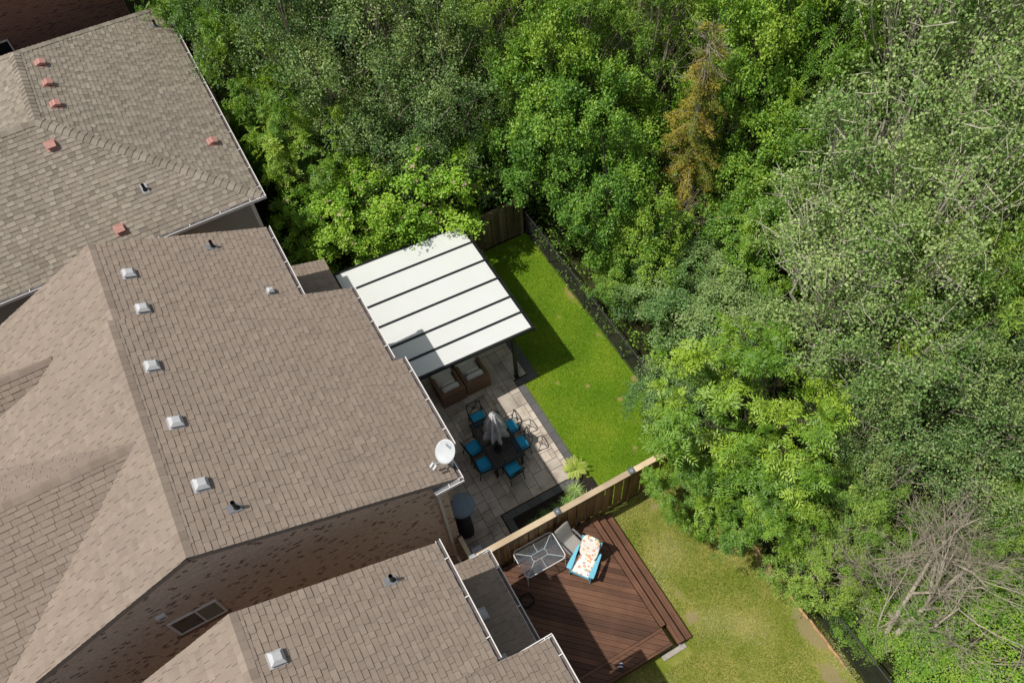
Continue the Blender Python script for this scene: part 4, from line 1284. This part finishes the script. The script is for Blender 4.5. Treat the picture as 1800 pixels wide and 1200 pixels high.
def crown_tips(rng, R0, zc, hh, nlobes, tips_per, shell=(.72, 1.03), lobe=(.24, .42), top_bias=.15):
    d = unit(rng.normal(size=(nlobes * 3, 3))); d[:, 2] += top_bias
    d = unit(d); keep = [0]
    for i in range(1, len(d)):            # spread the lobes
        if len(keep) >= nlobes: break
        if max(d[i] @ d[k] for k in keep) < .86: keep.append(i)
    d = d[keep]
    k = rng.uniform(.42, .92, (len(d), 1))
    c = d * k * np.array([R0, R0, hh]) + np.array([0, 0, zc])
    rad = rng.uniform(*lobe, len(d)) * (R0 + hh) / 2
    P_, N_, T_ = [], [], []
    for i in range(len(d)):
        n = int(tips_per * rng.uniform(.7, 1.3))
        sub = unit(rng.normal(size=(max(4, n // 7), 3)) + d[i] * .6 + np.array([0, 0, .35])); srad = rng.uniform(.82, 1.12, len(sub))
        pick = rng.integers(0, len(sub), n)
        q = unit(sub[pick] + rng.normal(size=(n, 3)) * .17)
        p = c[i] + q * rad[i] * srad[pick][:, None] * rng.uniform(*shell, (len(q), 1)) * (1 + .18 * np.sin(q[:, :1] * 5 + i) * np.cos(q[:, 1:2] * 4 - i))
        p = c[i] + (p - c[i]) * (1 + np.minimum(rng.exponential(.10, (len(q), 1)), .5))
        P_.append(p); N_.append(unit(q * .6 + d[i] * .35 + np.array([0, 0, .55])))
        T_.append(np.full(len(q), rng.uniform(.2, .75)) + rng.normal(size=len(sub))[pick] * .09 + q[:, 2] * .08)
    return np.concatenate(P_), np.concatenate(N_), np.concatenate(T_), c, rad
def tone_jit(rng, t, a=.23): return np.clip(t + rng.normal(size=len(t)) * a, 0, 1)
def pinnate(rng, P_, N_, T_, sprays=4, leaflets=4, ln=.30, lw=.036, ll=.105):
    ps, ax, nm, tt = [], [], [], []
    n = len(P_)
    for s_ in range(sprays):
        out = unit(N_ * .35 + rng.normal(size=(n, 3)) * .75 + np.array([0, 0, -.05]))
        L = ln * rng.uniform(.7, 1.2, (n, 1))
        up = unit(N_ + np.array([0, 0, .6]) + rng.normal(size=(n, 3)) * .25); side = unit(np.cross(up, out)); up = np.cross(out, side)
        tn = T_ + rng.normal(size=n) * .1
        for k in range(leaflets):
            f = (k + 1) / (leaflets + .5)
            b = P_ + out * L * f - np.array([0, 0, 1]) * L * f * f * .25
            for sg in (-1, 1):
                ps.append(b); ax.append(unit(side * sg + out * .55 - np.array([0, 0, .15]))); nm.append(up + rng.normal(size=(n, 3)) * .22); tt.append(tn)
        ps.append(P_ + out * L - np.array([0, 0, 1]) * L * .25); ax.append(unit(out - np.array([0, 0, .3]))); nm.append(up); tt.append(tn)
    ps = np.concatenate(ps); ax = np.concatenate(ax); nm = np.concatenate(nm); tt = np.concatenate(tt)
    V, idx, k = leaves(rng, ps, ax, nm, ll * rng.uniform(.75, 1.2, len(ps)), lw * rng.uniform(.8, 1.3, len(ps)))
    return V, idx, k, tone_jit(rng, tt, .07)
def simple(rng, P_, N_, T_, per, ll, lw, spread, shape='rhomb', tilt=.55, down=.1):
    n = len(P_)
    P2 = np.repeat(P_, per, 0) + rng.normal(size=(n * per, 3)) * spread
    N2 = np.repeat(N_, per, 0); T2 = np.repeat(T_, per)
    ax = unit(rng.normal(size=(n * per, 3)) + N2 * .4 - np.array([0, 0, down]))
    nm = unit(N2 + np.array([0, 0, .5]) + rng.normal(size=(n * per, 3)) * tilt)
    V, idx, k = leaves(rng, P2, ax, nm, ll * rng.uniform(.7, 1.3, n * per), lw * rng.uniform(.7, 1.25, n * per), shape)
    return V, idx, k, tone_jit(rng, T2)
def woody(rng, R0, zc, hh, centers, tips, mat, r0=.11, twigs=60, tr=.007, name='trunk', lean=(0, 0), bend=.12, stray=0):
    mb = MB()
    fork = np.array([0, 0, max(.25, zc - hh * .75)])
    stems = []
    mid = fork * .5 + np.array([rng.normal() * .06, rng.normal() * .06, 0])
    mb.tube([(0, 0, -.15), tuple(mid), tuple(fork)], [r0 * 1.25, r0, r0 * .85], 8)
    for c in centers:
        m1 = fork + (c - fork) * .5 + rng.normal(size=3) * bend + np.array([0, 0, bend])
        mb.tube([tuple(fork), tuple(m1), tuple(c)], [r0 * .55, r0 * .34, r0 * .14], 5, cap=False)
    if len(tips) and twigs:
        sel = rng.choice(len(tips), min(twigs, len(tips)), replace=False)
        for i in sel:
            p = tips[i]; k = np.argmin(((centers - p) ** 2).sum(1)); c = centers[k] * .72 + fork * .28 + (p - centers[k]) * rng.uniform(-.1, .45) + rng.normal(size=3) * .1
            m1 = (p + c) / 2 + rng.normal(size=3) * .08
            mb.tube([tuple(c), tuple(m1), tuple(p)], [tr * 1.8, tr * 1.2, tr * .6], 3, cap=False)
    for k in range(stray):
        p = tips[rng.integers(len(tips))]; d = unit(rng.normal(size=3) * np.array([1, 1, .7]) + np.array([0, 0, .15])); L = rng.uniform(.3, .95)
        m1 = p + rng.normal(size=3) * .07
        mb.tube([tuple(p - d * L * .5), tuple(m1), tuple(p + d * L * .5)], [.0075, .006, .003], 3, cap=False)
    return mb.mesh(name, mat)

PROTO = {}
hb_ = MB().pillow((0, 0, 0), (.16, .15, .09), None, 1, 10, 6)
hb_.v = [(x * (1 + .3 * math.sin(40 * y + 60 * z)), y * (1 + .3 * math.sin(47 * x)), z * (1 + .3 * math.sin(55 * x + 33 * y))) for x, y, z in hb_.v]
HEAD = hb_.mesh('flower_head', 'flower')
R0, ZC, HH = 2.0, 4.0, 3.0
def proto(kind_, var):
    key = (kind_, var)
    if key in PROTO: return PROTO[key]
    rng = np.random.default_rng(abs(hash(kind_)) % 1000 if False else sum(map(ord, kind_)) * 7 + var)
    extra = []
    zc_, hh_ = ZC, HH
    if kind_ in ('ash', 'walnut'):
        P_, N_, T_, c, r = crown_tips(rng, R0, zc_, hh_, 26, 34)
        V = [pinnate(rng, P_, N_, T_, 4, 4, .34 if kind_ == 'walnut' else .27, .037, .115)]
        crown = lmesh('crown', V, 'leaf_ash' if kind_ == 'ash' else 'leaf_maple' if False else 'leaf_ash')
        tr_ = woody(rng, R0, zc_, hh_, c, P_, 'bark_brown', .1, 60, .006)
    elif kind_ == 'maple':
        P_, N_, T_, c, r = crown_tips(rng, R0, zc_, hh_, 30, 75)
        crown = lmesh('crown', [simple(rng, P_, N_, T_, 15, .10, .062, .09)], 'leaf_maple')
        tr_ = woody(rng, R0, zc_, hh_, c, P_, 'bark_brown', .11, 70, .006)
    elif kind_ == 'hawthorn':
        P_, N_, T_, c, r = crown_tips(rng, R0, zc_, hh_, 34, 85, (.6, 1.08), (.22, .38))
        crown = lmesh('crown', [simple(rng, P_, N_, T_, 14, .066, .045, .085, tilt=.8)], 'leaf_hawthorn')
        tr_ = woody(rng, R0, zc_, hh_, c, P_, 'bark_grey', .12, 120, .007, stray=90)
    elif kind_ == 'dogwood':
        P_, N_, T_, c, r = crown_tips(rng, R0, zc_, hh_, 32, 70, (.6, 1.1), (.24, .42))
        crown = lmesh('crown', [simple(rng, P_, N_, T_, 13, .085, .055, .09, tilt=.8)], 'leaf_dogwood')
        tr_ = woody(rng, R0, zc_, hh_, c, P_, 'bark_grey', .05, 60, .006)
    elif kind_ == 'bramble':
        P_, N_, T_, c, r = crown_tips(rng, R0, zc_, hh_, 32, 60, (.6, 1.1), (.24, .42))
        crown = lmesh('crown', [simple(rng, P_, N_, T_, 10, .085, .06, .12, tilt=1.0)], 'leaf_maple')
        tr_ = woody(rng, R0, zc_, hh_, c, P_, 'bark_brown', .05, 40, .006)
    elif kind_ == 'poplar':
        P_, N_, T_, c, r = crown_tips(rng, R0, zc_, hh_, 30, 60, (.45, 1.12), (.25, .4))
        crown = lmesh('crown', [simple(rng, P_, N_, T_, 14, .054, .056, .11, 'round', tilt=1.0, down=.3)], 'leaf_poplar')
        tr_ = woody(rng, R0, zc_, hh_, c, P_, 'bark_poplar', .12, 170, .011, bend=.3, stray=300)
    elif kind_ == 'willow':
        P_, N_, T_, c, r = crown_tips(rng, R0, zc_, hh_, 34, 70, (.62, 1.05), (.22, .38))
        crown = lmesh('crown', [simple(rng, P_, N_, T_, 15, .115, .028, .07, tilt=.7)], 'leaf_willow')
        tr_ = woody(rng, R0, zc_, hh_, c, P_, 'bark_grey', .1, 160, .006)
    elif kind_ == 'lilac':
        P_, N_, T_, c, r = crown_tips(rng, R0, zc_, hh_, 36, 80, (.75, 1.05), (.22, .36))
        crown = lmesh('crown', [simple(rng, P_, N_, T_, 13, .092, .066, .08, tilt=.5)], 'leaf_lilac')
        tr_ = woody(rng, R0, zc_, hh_, c, P_, 'bark_brown', .08, 30, .006)
        up = np.where(N_[:, 2] > .55)[0]
        extra = [tuple(P_[q] + N_[q] * .07) for q in rng.choice(up, 42, replace=False)]
    PROTO[key] = (crown, tr_, extra)
    return PROTO[key]
def tree(name, kind_, x, y, zc, rr_, hh, label, group, lean=(0, 0), var=0, cat='tree'):
    crown, trunk, extra = proto(kind_, var)
    t = thing(name, label, cat, (x, y, 0), group, rt.uniform(0, 6.28))
    sxy = rr_ / R0; sz = (zc + hh) / (ZC + HH)
    t.scale = (sxy, sxy, sz)
    for p in extra:
        o = link(HEAD, 'flower_head', t); o.location = p
    for nm, me in [('trunk', trunk), ('crown', crown)]:
        o = link(me, nm, t)
        if nm != 'trunk' and lean != (0, 0):
            a = -t.rotation_euler.z
            o.location = ((lean[0] * math.cos(a) - lean[1] * math.sin(a)) / sxy, (lean[0] * math.sin(a) + lean[1] * math.cos(a)) / sxy, 0)
    return t
rt = random.Random(77)
LAB = {
 'ash': ('ash_tree', 'tree'), 'maple': ('maple_tree', 'tree'), 'hawthorn': ('hawthorn_tree', 'tree'), 'dogwood': ('shrub', 'shrub'), 'bramble': ('bramble', 'shrub'), 'poplar': ('poplar_tree', 'tree'),
 'willow': ('willow_tree', 'tree'), 'lilac': ('flowering_shrub', 'shrub'), 'walnut': ('walnut_tree', 'tree')}
GEN = {
 'ash': ('bright green leafy ash growing close along the tan roofed house', 'ash trees beside the tan roofed house'),
 'maple': ('mid green leafy tree in the woods behind the chain link fence', 'leafy trees in the woods'),
 'hawthorn': ('dense dark grey green tree with small leaves in the woods', 'grey green trees in the woods'),
 'dogwood': ('low grey green shrub in the undergrowth beyond the chain link fence', 'low shrubs beyond the fence'),
 'bramble': ('bright green bramble covering the ground under the dead trees', 'brambles under the dead trees'),
 'poplar': ('tall poplar with sparse pale round leaves and grey twigs showing', 'poplars in the woods'),
 'willow': ('yellow green tree with narrow leaves in the woods', 'yellow green trees in the woods'),
 'walnut': ('bright green tree with long feathery leaves beside the poplars', 'feathery leaved trees')}
TREES = [
('ash',10.05,6.75,3.2,2.45,3.2,'broad bright green ash crown overhanging the fence end and the dry lawn',(-.45,-.1)),
('ash',9.75,6.35,2.2,1.25,2.0,'small ash leaning over the dry lawn beside the fence end',(-1.6,-.1)),
('ash',9.9,4.9,2.4,1.45,2.3,'ash sapling at the dry lawn edge below the broad ash crown',(-.7,0)),
('dogwood',9.95,9.15,1.2,1.25,1.2,'blue green shrub leaning over the chain link fence onto the lawn',(-.6,0)),
('dogwood',11.78,11.13,1.6,1.79,1.6,None),('dogwood',11.10,12.97,1.2,1.16,1.2,None),('dogwood',12.38,9.34,1.8,1.4,1.8,None),('dogwood',13.2,12.3,1.4,1.5,1.4,None),
('maple',10.35,13.97,1.2,.85,1.2,'small bright bush against the chain link fence'),
('maple',10.35,17.5,4.6,1.85,3.2,'leafy tree over the corner of the weathered fence and chain link fence'),('maple',10.95,15.3,3.8,1.65,3.3,None),('maple',10.69,18.92,6.0,1.7,3.4,None),('maple',11.5,14.02,2.4,1.3,2.3,None),
('maple',15.69,15.40,6.0,1.75,3.6,None),('maple',15.37,13.5,3.2,1.6,3.0,None),('maple',17.33,16.10,7.0,1.8,3.8,None),('maple',12.6,17.0,3.6,1.7,3.2,None),('maple',14.6,12.6,2.2,1.5,2.2,None),
('willow',12.10,19.50,7.0,2.0,3.8,None),('willow',10.39,21.32,7.0,1.95,3.8,None),('willow',14.55,18.61,7.0,1.95,3.8,None),('willow',13.2,21.8,8.0,2.2,3.8,None),
('hawthorn',6.00,22.95,6.0,2.54,3.4,None),('hawthorn',8.09,20.83,5.4,2.3,3.4,None),('hawthorn',4.66,24.44,6.5,2.2,3.4,None),('hawthorn',6.16,21.3,4.2,2.3,2.8,None),('hawthorn',8.00,23.26,7.0,2.5,3.6,None),('hawthorn',4.59,23.13,4.2,1.8,2.8,None),
('hawthorn',6.2,26.2,7.5,2.5,3.6,None),('hawthorn',3.6,27.6,7.0,2.2,3.6,None),
('ash',3.1,21.9,3.6,1.75,3.2,'yellow green ash beside the tan roofed house corner and the flowering shrub'),('ash',2.75,26.19,5.3,1.7,3.2,None),('ash',2.3,29.2,6.3,1.7,3.2,None),('ash',2.75,24.6,4.0,1.35,2.6,None),('ash',3.1,23.3,4.6,1.4,2.4,None),('ash',1.6,31.6,6.3,1.8,3.2,None),
('lilac',6.35,19.75,2.6,2.15,2.1,'rounded bright green shrub with faded pink flower heads against the patio cover'),('lilac',3.7,20.0,2.7,1.8,2.2,'bright green shrub with few flower heads behind the low roof'),('lilac',2.2,20.6,2.2,1.2,2.0,'smaller bright green shrub below the tan roofed house corner'),
('walnut',17.91,14.20,6.5,1.75,3.6,None),('walnut',17.10,13.0,4.0,1.6,3.2,None),('walnut',15.4,11.6,2.5,1.75,2.4,None),
('poplar',19.77,12.10,7.5,2.91,4.2,None),('poplar',16.34,10.25,6.5,2.5,4.0,None),('poplar',14.12,8.43,4.8,2.35,3.6,None),('poplar',18.4,8.65,7.5,2.4,4.2,None),('poplar',15.66,7.99,6.0,2.3,4.0,None),('poplar',13.78,6.01,4.2,2.2,3.4,None),('poplar',21.80,11.0,8.0,2.5,4.2,None),
('willow',15.97,6.27,5.2,1.9,3.2,'bright yellow green willow between the poplars'),('willow',17.9,6.0,5.5,1.7,3.2,None),
('hawthorn',14.11,4.30,3.4,2.24,2.8,None),('hawthorn',15.9,3.74,4.2,2.1,3.2,None),('hawthorn',12.20,4.90,2.6,1.6,2.4,None),('hawthorn',14.9,2.15,3.0,2.0,2.6,None),
('willow',11.13,3.89,2.0,1.44,1.9,'olive green willow shrub beside the bare dead tree'),('willow',9.85,2.94,1.5,1.2,1.4,'willow shrub spilling over the timber edge of the dry lawn',(-.35,0)),('willow',13.98,1.3,2.4,1.1,2.0,None),
('bramble',11.6,2.0,.7,1.4,.7,None),('bramble',12.2,-.4,.7,1.7,.7,None),('bramble',13.0,1.3,.8,1.6,.8,None),('bramble',10.2,1.5,.5,.9,.5,None),('bramble',14.6,-.2,.9,1.6,.9,None),('bramble',10.9,-.6,.6,1.2,.6,None),
# further back, closing the woods
('maple',20.3,17.4,8.0,2.3,4.2,None),('willow',17.3,20.2,8.5,2.4,4.2,None),('hawthorn',10.3,25.2,8.5,2.6,4.0,None),('maple',14.9,24.2,9.0,2.6,4.4,None),('hawthorn',7.4,29.0,9.0,2.8,4.2,None),('poplar',24.0,14.2,9.0,2.8,4.6,None),('maple',23.0,18.6,9.0,2.7,4.6,None),('walnut',19.6,15.2,6.5,2.0,4.0,None),
('hawthorn',5.4,32.0,9.0,2.8,4.2,None),('willow',19.6,23.0,9.5,2.8,4.6,None),('maple',11.6,29.0,9.5,3.0,4.6,None),('poplar',20.6,7.4,8.0,2.6,4.4,None),('hawthorn',18.2,3.2,5.5,2.4,4.0,None),('hawthorn',17.2,.6,4.0,2.2,3.4,None),('poplar',22.6,5.6,8.5,2.8,4.6,None),('dogwood',16.4,-1.8,1.2,2.0,1.2,None),
]
for i, tdef in enumerate(TREES):
    k, x, y, zc, r_, h_, lab = tdef[:7]; lean = tdef[7] if len(tdef) > 7 else (0, 0)
    nm, cat = LAB[k]
    gl, gg = GEN.get(k, ('', ''))
    if not lab:
        far = (y > 21.5 and x > 9) or x > 18.8 or y > 28.5
        if k == 'hawthorn': gl, gg = (('dense grey green tree with small leaves behind the bare dead trees', 'grey green trees behind the dead trees') if y < 10 else ('dense grey green tree with small leaves behind the flowering shrubs', 'grey green trees behind the flowering shrubs'))
        if k == 'maple': gl, gg = (('mid green leafy tree standing right of the dying spruce'.replace('right of', 'next to'), 'leafy trees next to the spruce') if x > 12 else ('mid green leafy tree just behind the chain link fence', 'leafy trees behind the chain link fence'))
        if far: gl, gg = gl.split(' behind')[0].split(' just')[0].split(' standing')[0].split(' in the woods')[0].split(' beside')[0] + ' far back in the woods', k + ' trees far back in the woods'
    tree(nm, k, x, y, zc, r_, h_, lab or gl, None if lab else gg, lean, i % 2, cat)

# dying spruce
rng = np.random.default_rng(5)
sp = thing('spruce_tree', 'dying spruce with rusty olive needles and a bare top', 'tree', (13.75, 15.0, 0))
HT = 9.5
mb = MB().tube([(13.75, 15.0, -.1), (13.77, 15.02, 5), (13.75, 15.0, HT)], [.15, .09, .012], 8)
tp_, tn_, tt_ = [], [], []
for k in range(190):
    z = .9 + (HT - 1.0) * (k / 190) + rng.uniform(-.1, .1); a = rng.uniform(0, 6.283)
    L = (.22 + 1.05 * (1 - z / HT) ** .8) * rng.uniform(.5, 1.45)
    d = np.array([math.cos(a), math.sin(a), 0]); b = np.array([13.75, 15.0, z])
    p1 = b + d * L * .55 + np.array([0, 0, -.05]); p2 = b + d * L + np.array([0, 0, -.30 * L - .05])
    mb.tube([tuple(b), tuple(p1), tuple(p2)], [.016, .010, .004], 4, cap=False)
    if z > HT - 1.5 or rng.random() < .2:
        for q in range(7):
            f = rng.uniform(.3, 1); s_ = b + (p2 - b) * f; e_ = s_ + (d * .2 + rng.normal(size=3) * .16)
            mb.tube([tuple(s_), tuple(e_)], [.006, .002], 3, cap=False)
        if z > HT - 1.5 and rng.random() < .6: continue
    tb_ = np.clip(rng.normal() * .3 + .5, 0, 1)
    nq = int(6 + 13 * L)
    for q in range(nq):
        f = .2 + .85 * (q + rng.random()) / nq; m_ = b * (1 - f) ** 2 + 2 * f * (1 - f) * p1 + f * f * p2
        s_ = m_ + rng.normal(size=3) * np.array([.07, .07, .025]) * (1.25 - .75 * f)
        tp_.append(s_); tn_.append(unit(np.array([d[0] * .4, d[1] * .4, .8]))); tt_.append(np.clip(tb_ + rng.normal() * .1, 0, 1))
mb.build('trunk', 'bark_grey', sp)
tp_ = np.array(tp_); tn_ = np.array(tn_); tt_ = np.array(tt_)
V = simple(rng, tp_, tn_, tt_, 15, .11, .017, .045, tilt=.8, down=.9)
me = lmesh('crown', [V], 'leaf_spruce')
me.transform(Matrix.Translation((-13.75, -15.0, 0)))
link(me, 'crown', sp)

# bare and dead trees
def bare_tree(name, label, base, segs, mat, seed, r0=.09, depth=4, cat='tree', fan=.75, group=None):
    t = thing(name, label, cat, base, group)
    rg = np.random.default_rng(seed); mb = MB(); tw = MB()
    def grow(p, d, L, r, lv):
        n = 3; pts = [p]; dd = d.copy()
        for i in range(n):
            dd = unit(dd + rg.normal(size=3) * .13 + np.array([0, 0, .03])); pts.append(pts[-1] + dd * L / n)
        (mb if lv >= depth - 1 else tw).tube([tuple(q) for q in pts], [r, r * .8, r * .62, r * .4], 7 if lv >= depth - 1 else 3, cap=False)
        if lv == 0: return
        nb = rg.integers(4, 6) if lv > 1 else rg.integers(3, 5)
        for i in range(nb):
            f = rg.uniform(.3, 1); k = min(n - 1, int(f * n)); q = pts[k] + (pts[k + 1] - pts[k]) * (f * n - k)
            nd = unit(dd + rg.normal(size=3) * fan)
            grow(q, nd, L * rg.uniform(.45, .8), max(.0045, r * .42), lv - 1)
    for d, L, r in segs:
        grow(np.array(base, float), unit(np.array(d, float)), L, r, depth)
    mb.build('trunk', mat, t); tw.build('branches', mat, t)
    return t
bare_tree('dead_tree', 'pale dead tree with bare branches fanning over the undergrowth', (9.95, .55, -.05), [((.85, .0, .42), 3.6, .1), ((.6, .42, .6), 3.5, .085), ((.75, -.35, .4), 2.8, .05), ((.15, .3, .5), 1.9, .04)], 'bark_pale', 11, depth=4, fan=.6)
bare_tree('dead_tree', 'brownish dead tree with bare twigs above the olive willow shrub', (10.7, 1.9, -.05), [((.3, .5, 1.0), 2.9, .06), ((.7, .15, .8), 3.0, .055), ((.05, .2, 1), 2.3, .04)], 'bark_grey', 12, depth=4, fan=.62)
bare_tree('dead_tree', 'thin fallen dead stem with fine twigs under the pale dead tree', (10.3, -.3, -.05), [((.9, .2, .3), 3.2, .05), ((.8, -.4, .35), 2.6, .04), ((.9, .7, .5), 2.6, .04)], 'bark_grey', 19, depth=3, fan=.6)
bare_tree('dead_tree', 'thin grey bare tree beside the dying spruce', (12.4, 14.8, 0), [((-.05, .05, 1), 3.2, .05), ((.15, .0, 1), 3.0, .045)], 'bark_grey', 13, depth=3, fan=.5)
bare_tree('dead_tree', 'leaning bare grey trunks behind the feathery leaved trees', (18.2, 16.2, 0), [((-.1, .05, 1), 5.2, .07), ((.22, -.1, 1), 5.0, .07)], 'bark_pale', 14, depth=3, fan=.45)

# undergrowth filling the wood floor
rng = np.random.default_rng(31)
N = 5200
px = rng.uniform(9.6, 30, N); py = rng.uniform(-6, 33, N)
px2 = rng.uniform(1.6, 9.6, 900); py2 = rng.uniform(18.9, 34, 900)
q = np.concatenate([np.stack([px, py], 1), np.stack([px2, py2], 1)])
q = q[(q[:, 0] > 1.3)]
z = rng.uniform(.05, .75, len(q)) * (.5 + .5 * np.sin(q[:, 0] * 1.3) * np.cos(q[:, 1] * 1.1)) + .08
P_ = np.column_stack([q, z]); N_ = unit(np.column_stack([rng.normal(size=(len(q), 2)) * .3, np.ones(len(q))]))
V = simple(rng, P_, N_, rng.uniform(.2, .7, len(q)), 22, .10, .062, .16, tilt=.6)
kind(tag(link(lmesh('undergrowth', [V], 'leaf_maple'), 'undergrowth'), 'low leafy undergrowth covering the wood floor', 'undergrowth'), 'stuff')

# lawn blades
def blades(name, label, x0, x1, y0, y1, dens, mat, seed, patches, skip=None, h=.045):
    rg = np.random.default_rng(seed); n = int((x1 - x0) * (y1 - y0) * dens)
    x = rg.uniform(x0, x1, n); y = rg.uniform(y0, y1, n); ok = np.ones(n, bool)
    if skip is not None: ok &= ~skip(x, y)
    for (a, b, r, e_) in patches:
        ok &= ((x - a) ** 2 + ((y - b) / e_ - 0 * y) ** 2 * 0 + ((y - b) / e_) ** 2 > (r * rg.uniform(.7, 1.25, n)) ** 2)
    x, y = x[ok], y[ok]; n = len(x)
    cl = .5 + .22 * np.sin(x * 2.1 + 1.3 * np.sin(y * 1.7)) + .2 * np.sin(y * 2.7 + 1.1 * np.cos(x * 2.3))
    ax = unit(np.column_stack([rg.normal(size=(n, 2)) * .75, np.ones(n)])); nm = unit(rg.normal(size=(n, 3)) + np.array([0, 0, .8]))
    V = leaves(rg, np.column_stack([x, y, np.zeros(n)]), ax, nm, h * rg.uniform(.6, 1.4, n), np.full(n, .011))
    tone = np.clip(cl + rg.normal(size=n) * .2 - .08, 0, 1)
    o = link(lmesh(name, [(V[0], V[1], V[2], tone)], mat), name)
    kind(tag(o, label, 'grass'), 'stuff')
sk1 = lambda x, y: ((x < 6.17) & (y > 8.9)) | ((x < 6.74) & (y > 12.74)) | ((x < 6.32) & (y < 9.05))
blades('grass', 'short green mown grass of the fenced lawn', 6.15, 9.42, 7.75, 18.45, 3600, 'lawn_blade', 1, PATCH, sk1)
sk2 = lambda x, y: ((x < 6.1) & (y > 3.35)) | ((x > 4.85) & (x < 5.9) & (y > 3.0) & (y < 3.4)) | (x < 2.0)
blades('grass', 'dry yellowing grass beside the wooden deck', 2.0, 9.35, -3.5, 7.55, 3000, 'lawn_blade_dry', 2, PATCH2, sk2, .05)

# fern and bed plants
def tuft(name, label, cat, x, y, n, L, w_, mat, seed, droop=.5, up=.9, group=None, tone=(.3, .8)):
    rg = np.random.default_rng(seed)
    mb = MB(); k_ = 5
    for i in range(n):
        a = rg.uniform(0, 6.283); l_ = L * rg.uniform(.6, 1.1); d = Vector((math.cos(a), math.sin(a), 0)); s_ = Vector((-d.y, d.x, 0)); u_ = rg.uniform(.4, 1.2) * up; tn = rg.uniform(*tone)
        b = Vector((x + rg.normal() * .03, y + rg.normal() * .03, .02)); prev = None
        for q in range(k_ + 1):
            f_ = q / k_; c = b + d * l_ * f_ + Vector((0, 0, l_ * (u_ * f_ - (u_ * .5 + droop) * f_ * f_)))
            ww = w_ * (1 - f_) + .001
            cur = (c - s_ * ww, c + s_ * ww)
            if prev: mb.poly([prev[0], prev[1], cur[1], cur[0]], tn)
            prev = cur
    t = thing(name, label, cat, (x, y, 0), group)
    mb.build('foliage', mat, t)
    MB().lathe([(.05, 0), (.04, .03), (.01, .05)], (x, y, .01), 10).build('root_crown', 'mulch', t)
    return t
fe = thing('fern', 'lime green fern at the paving corner beside the lawn', 'fern', (5.98, 9.22, 0))
rg = np.random.default_rng(8); fp, fa, fn, ft, fl_, fw_ = [], [], [], [], [], []
stm = MB()
for i in range(46):
    a = rg.uniform(0, 6.283); L = .42 * rg.uniform(.6, 1.1); d = np.array([math.cos(a), math.sin(a), 0]); s_ = np.array([-d[1], d[0], 0]); u_ = rg.uniform(.5, 1.6)
    tn = rg.uniform(.35, .95); prv = None; pts = []
    for q in range(14):
        f_ = (q + 1) / 14; c = np.array([5.98, 9.22, .05]) + d * L * f_ + np.array([0, 0, L * (u_ * f_ - (u_ * .55 + .2) * f_ * f_)])
        pts.append(tuple(c))
        for sg in (-1, 1):
            fp.append(c); fa.append(s_ * sg + d * .5); fn.append(np.array([d[0] * .3, d[1] * .3, 1])); ft.append(tn); fl_.append(.085 * math.sin(math.pi * min(1, f_ * .85 + .12)) + .012); fw_.append(.028)
    stm.tube(pts[::4], .003, 3, cap=False)
V = leaves(rg, np.array(fp), np.array(fa), np.array(fn), np.array(fl_), np.array(fw_))
me = lmesh('fronds', [(V[0], V[1], V[2], np.array(ft))], 'leaf_fern'); me.transform(Matrix.Translation((-5.98, -9.22, 0))); link(me, 'fronds', fe)
stm.build('stems', 'leaf_fern', fe)
for i, (x, y, n, L, lab) in enumerate(((5.62, 8.66, 150, .36, 'sunlit clump of fine grass with straw tips in the planting bed'), (5.3, 8.4, 130, .36, 'green grass clump beside the sunlit clump in the bed'), (4.9, 8.35, 120, .33, 'dark green grass clump in the middle of the planting bed'), (4.45, 8.4, 110, .32, 'dark green grass clump in shade under the fence'), (4.0, 8.3, 90, .3, 'small shaded grass clump at the inner end of the bed'), (5.85, 8.3, 70, .22, 'low straw coloured tuft between the fence and the fern'))):
    tuft('ornamental_grass', lab, 'grass clump', x, y, n, L, .008, 'leaf_grass', 40 + i, .45, 1.3, 'grass clumps in the planting bed', (.5, 1.0) if i in (0, 5) else (.1, .55))
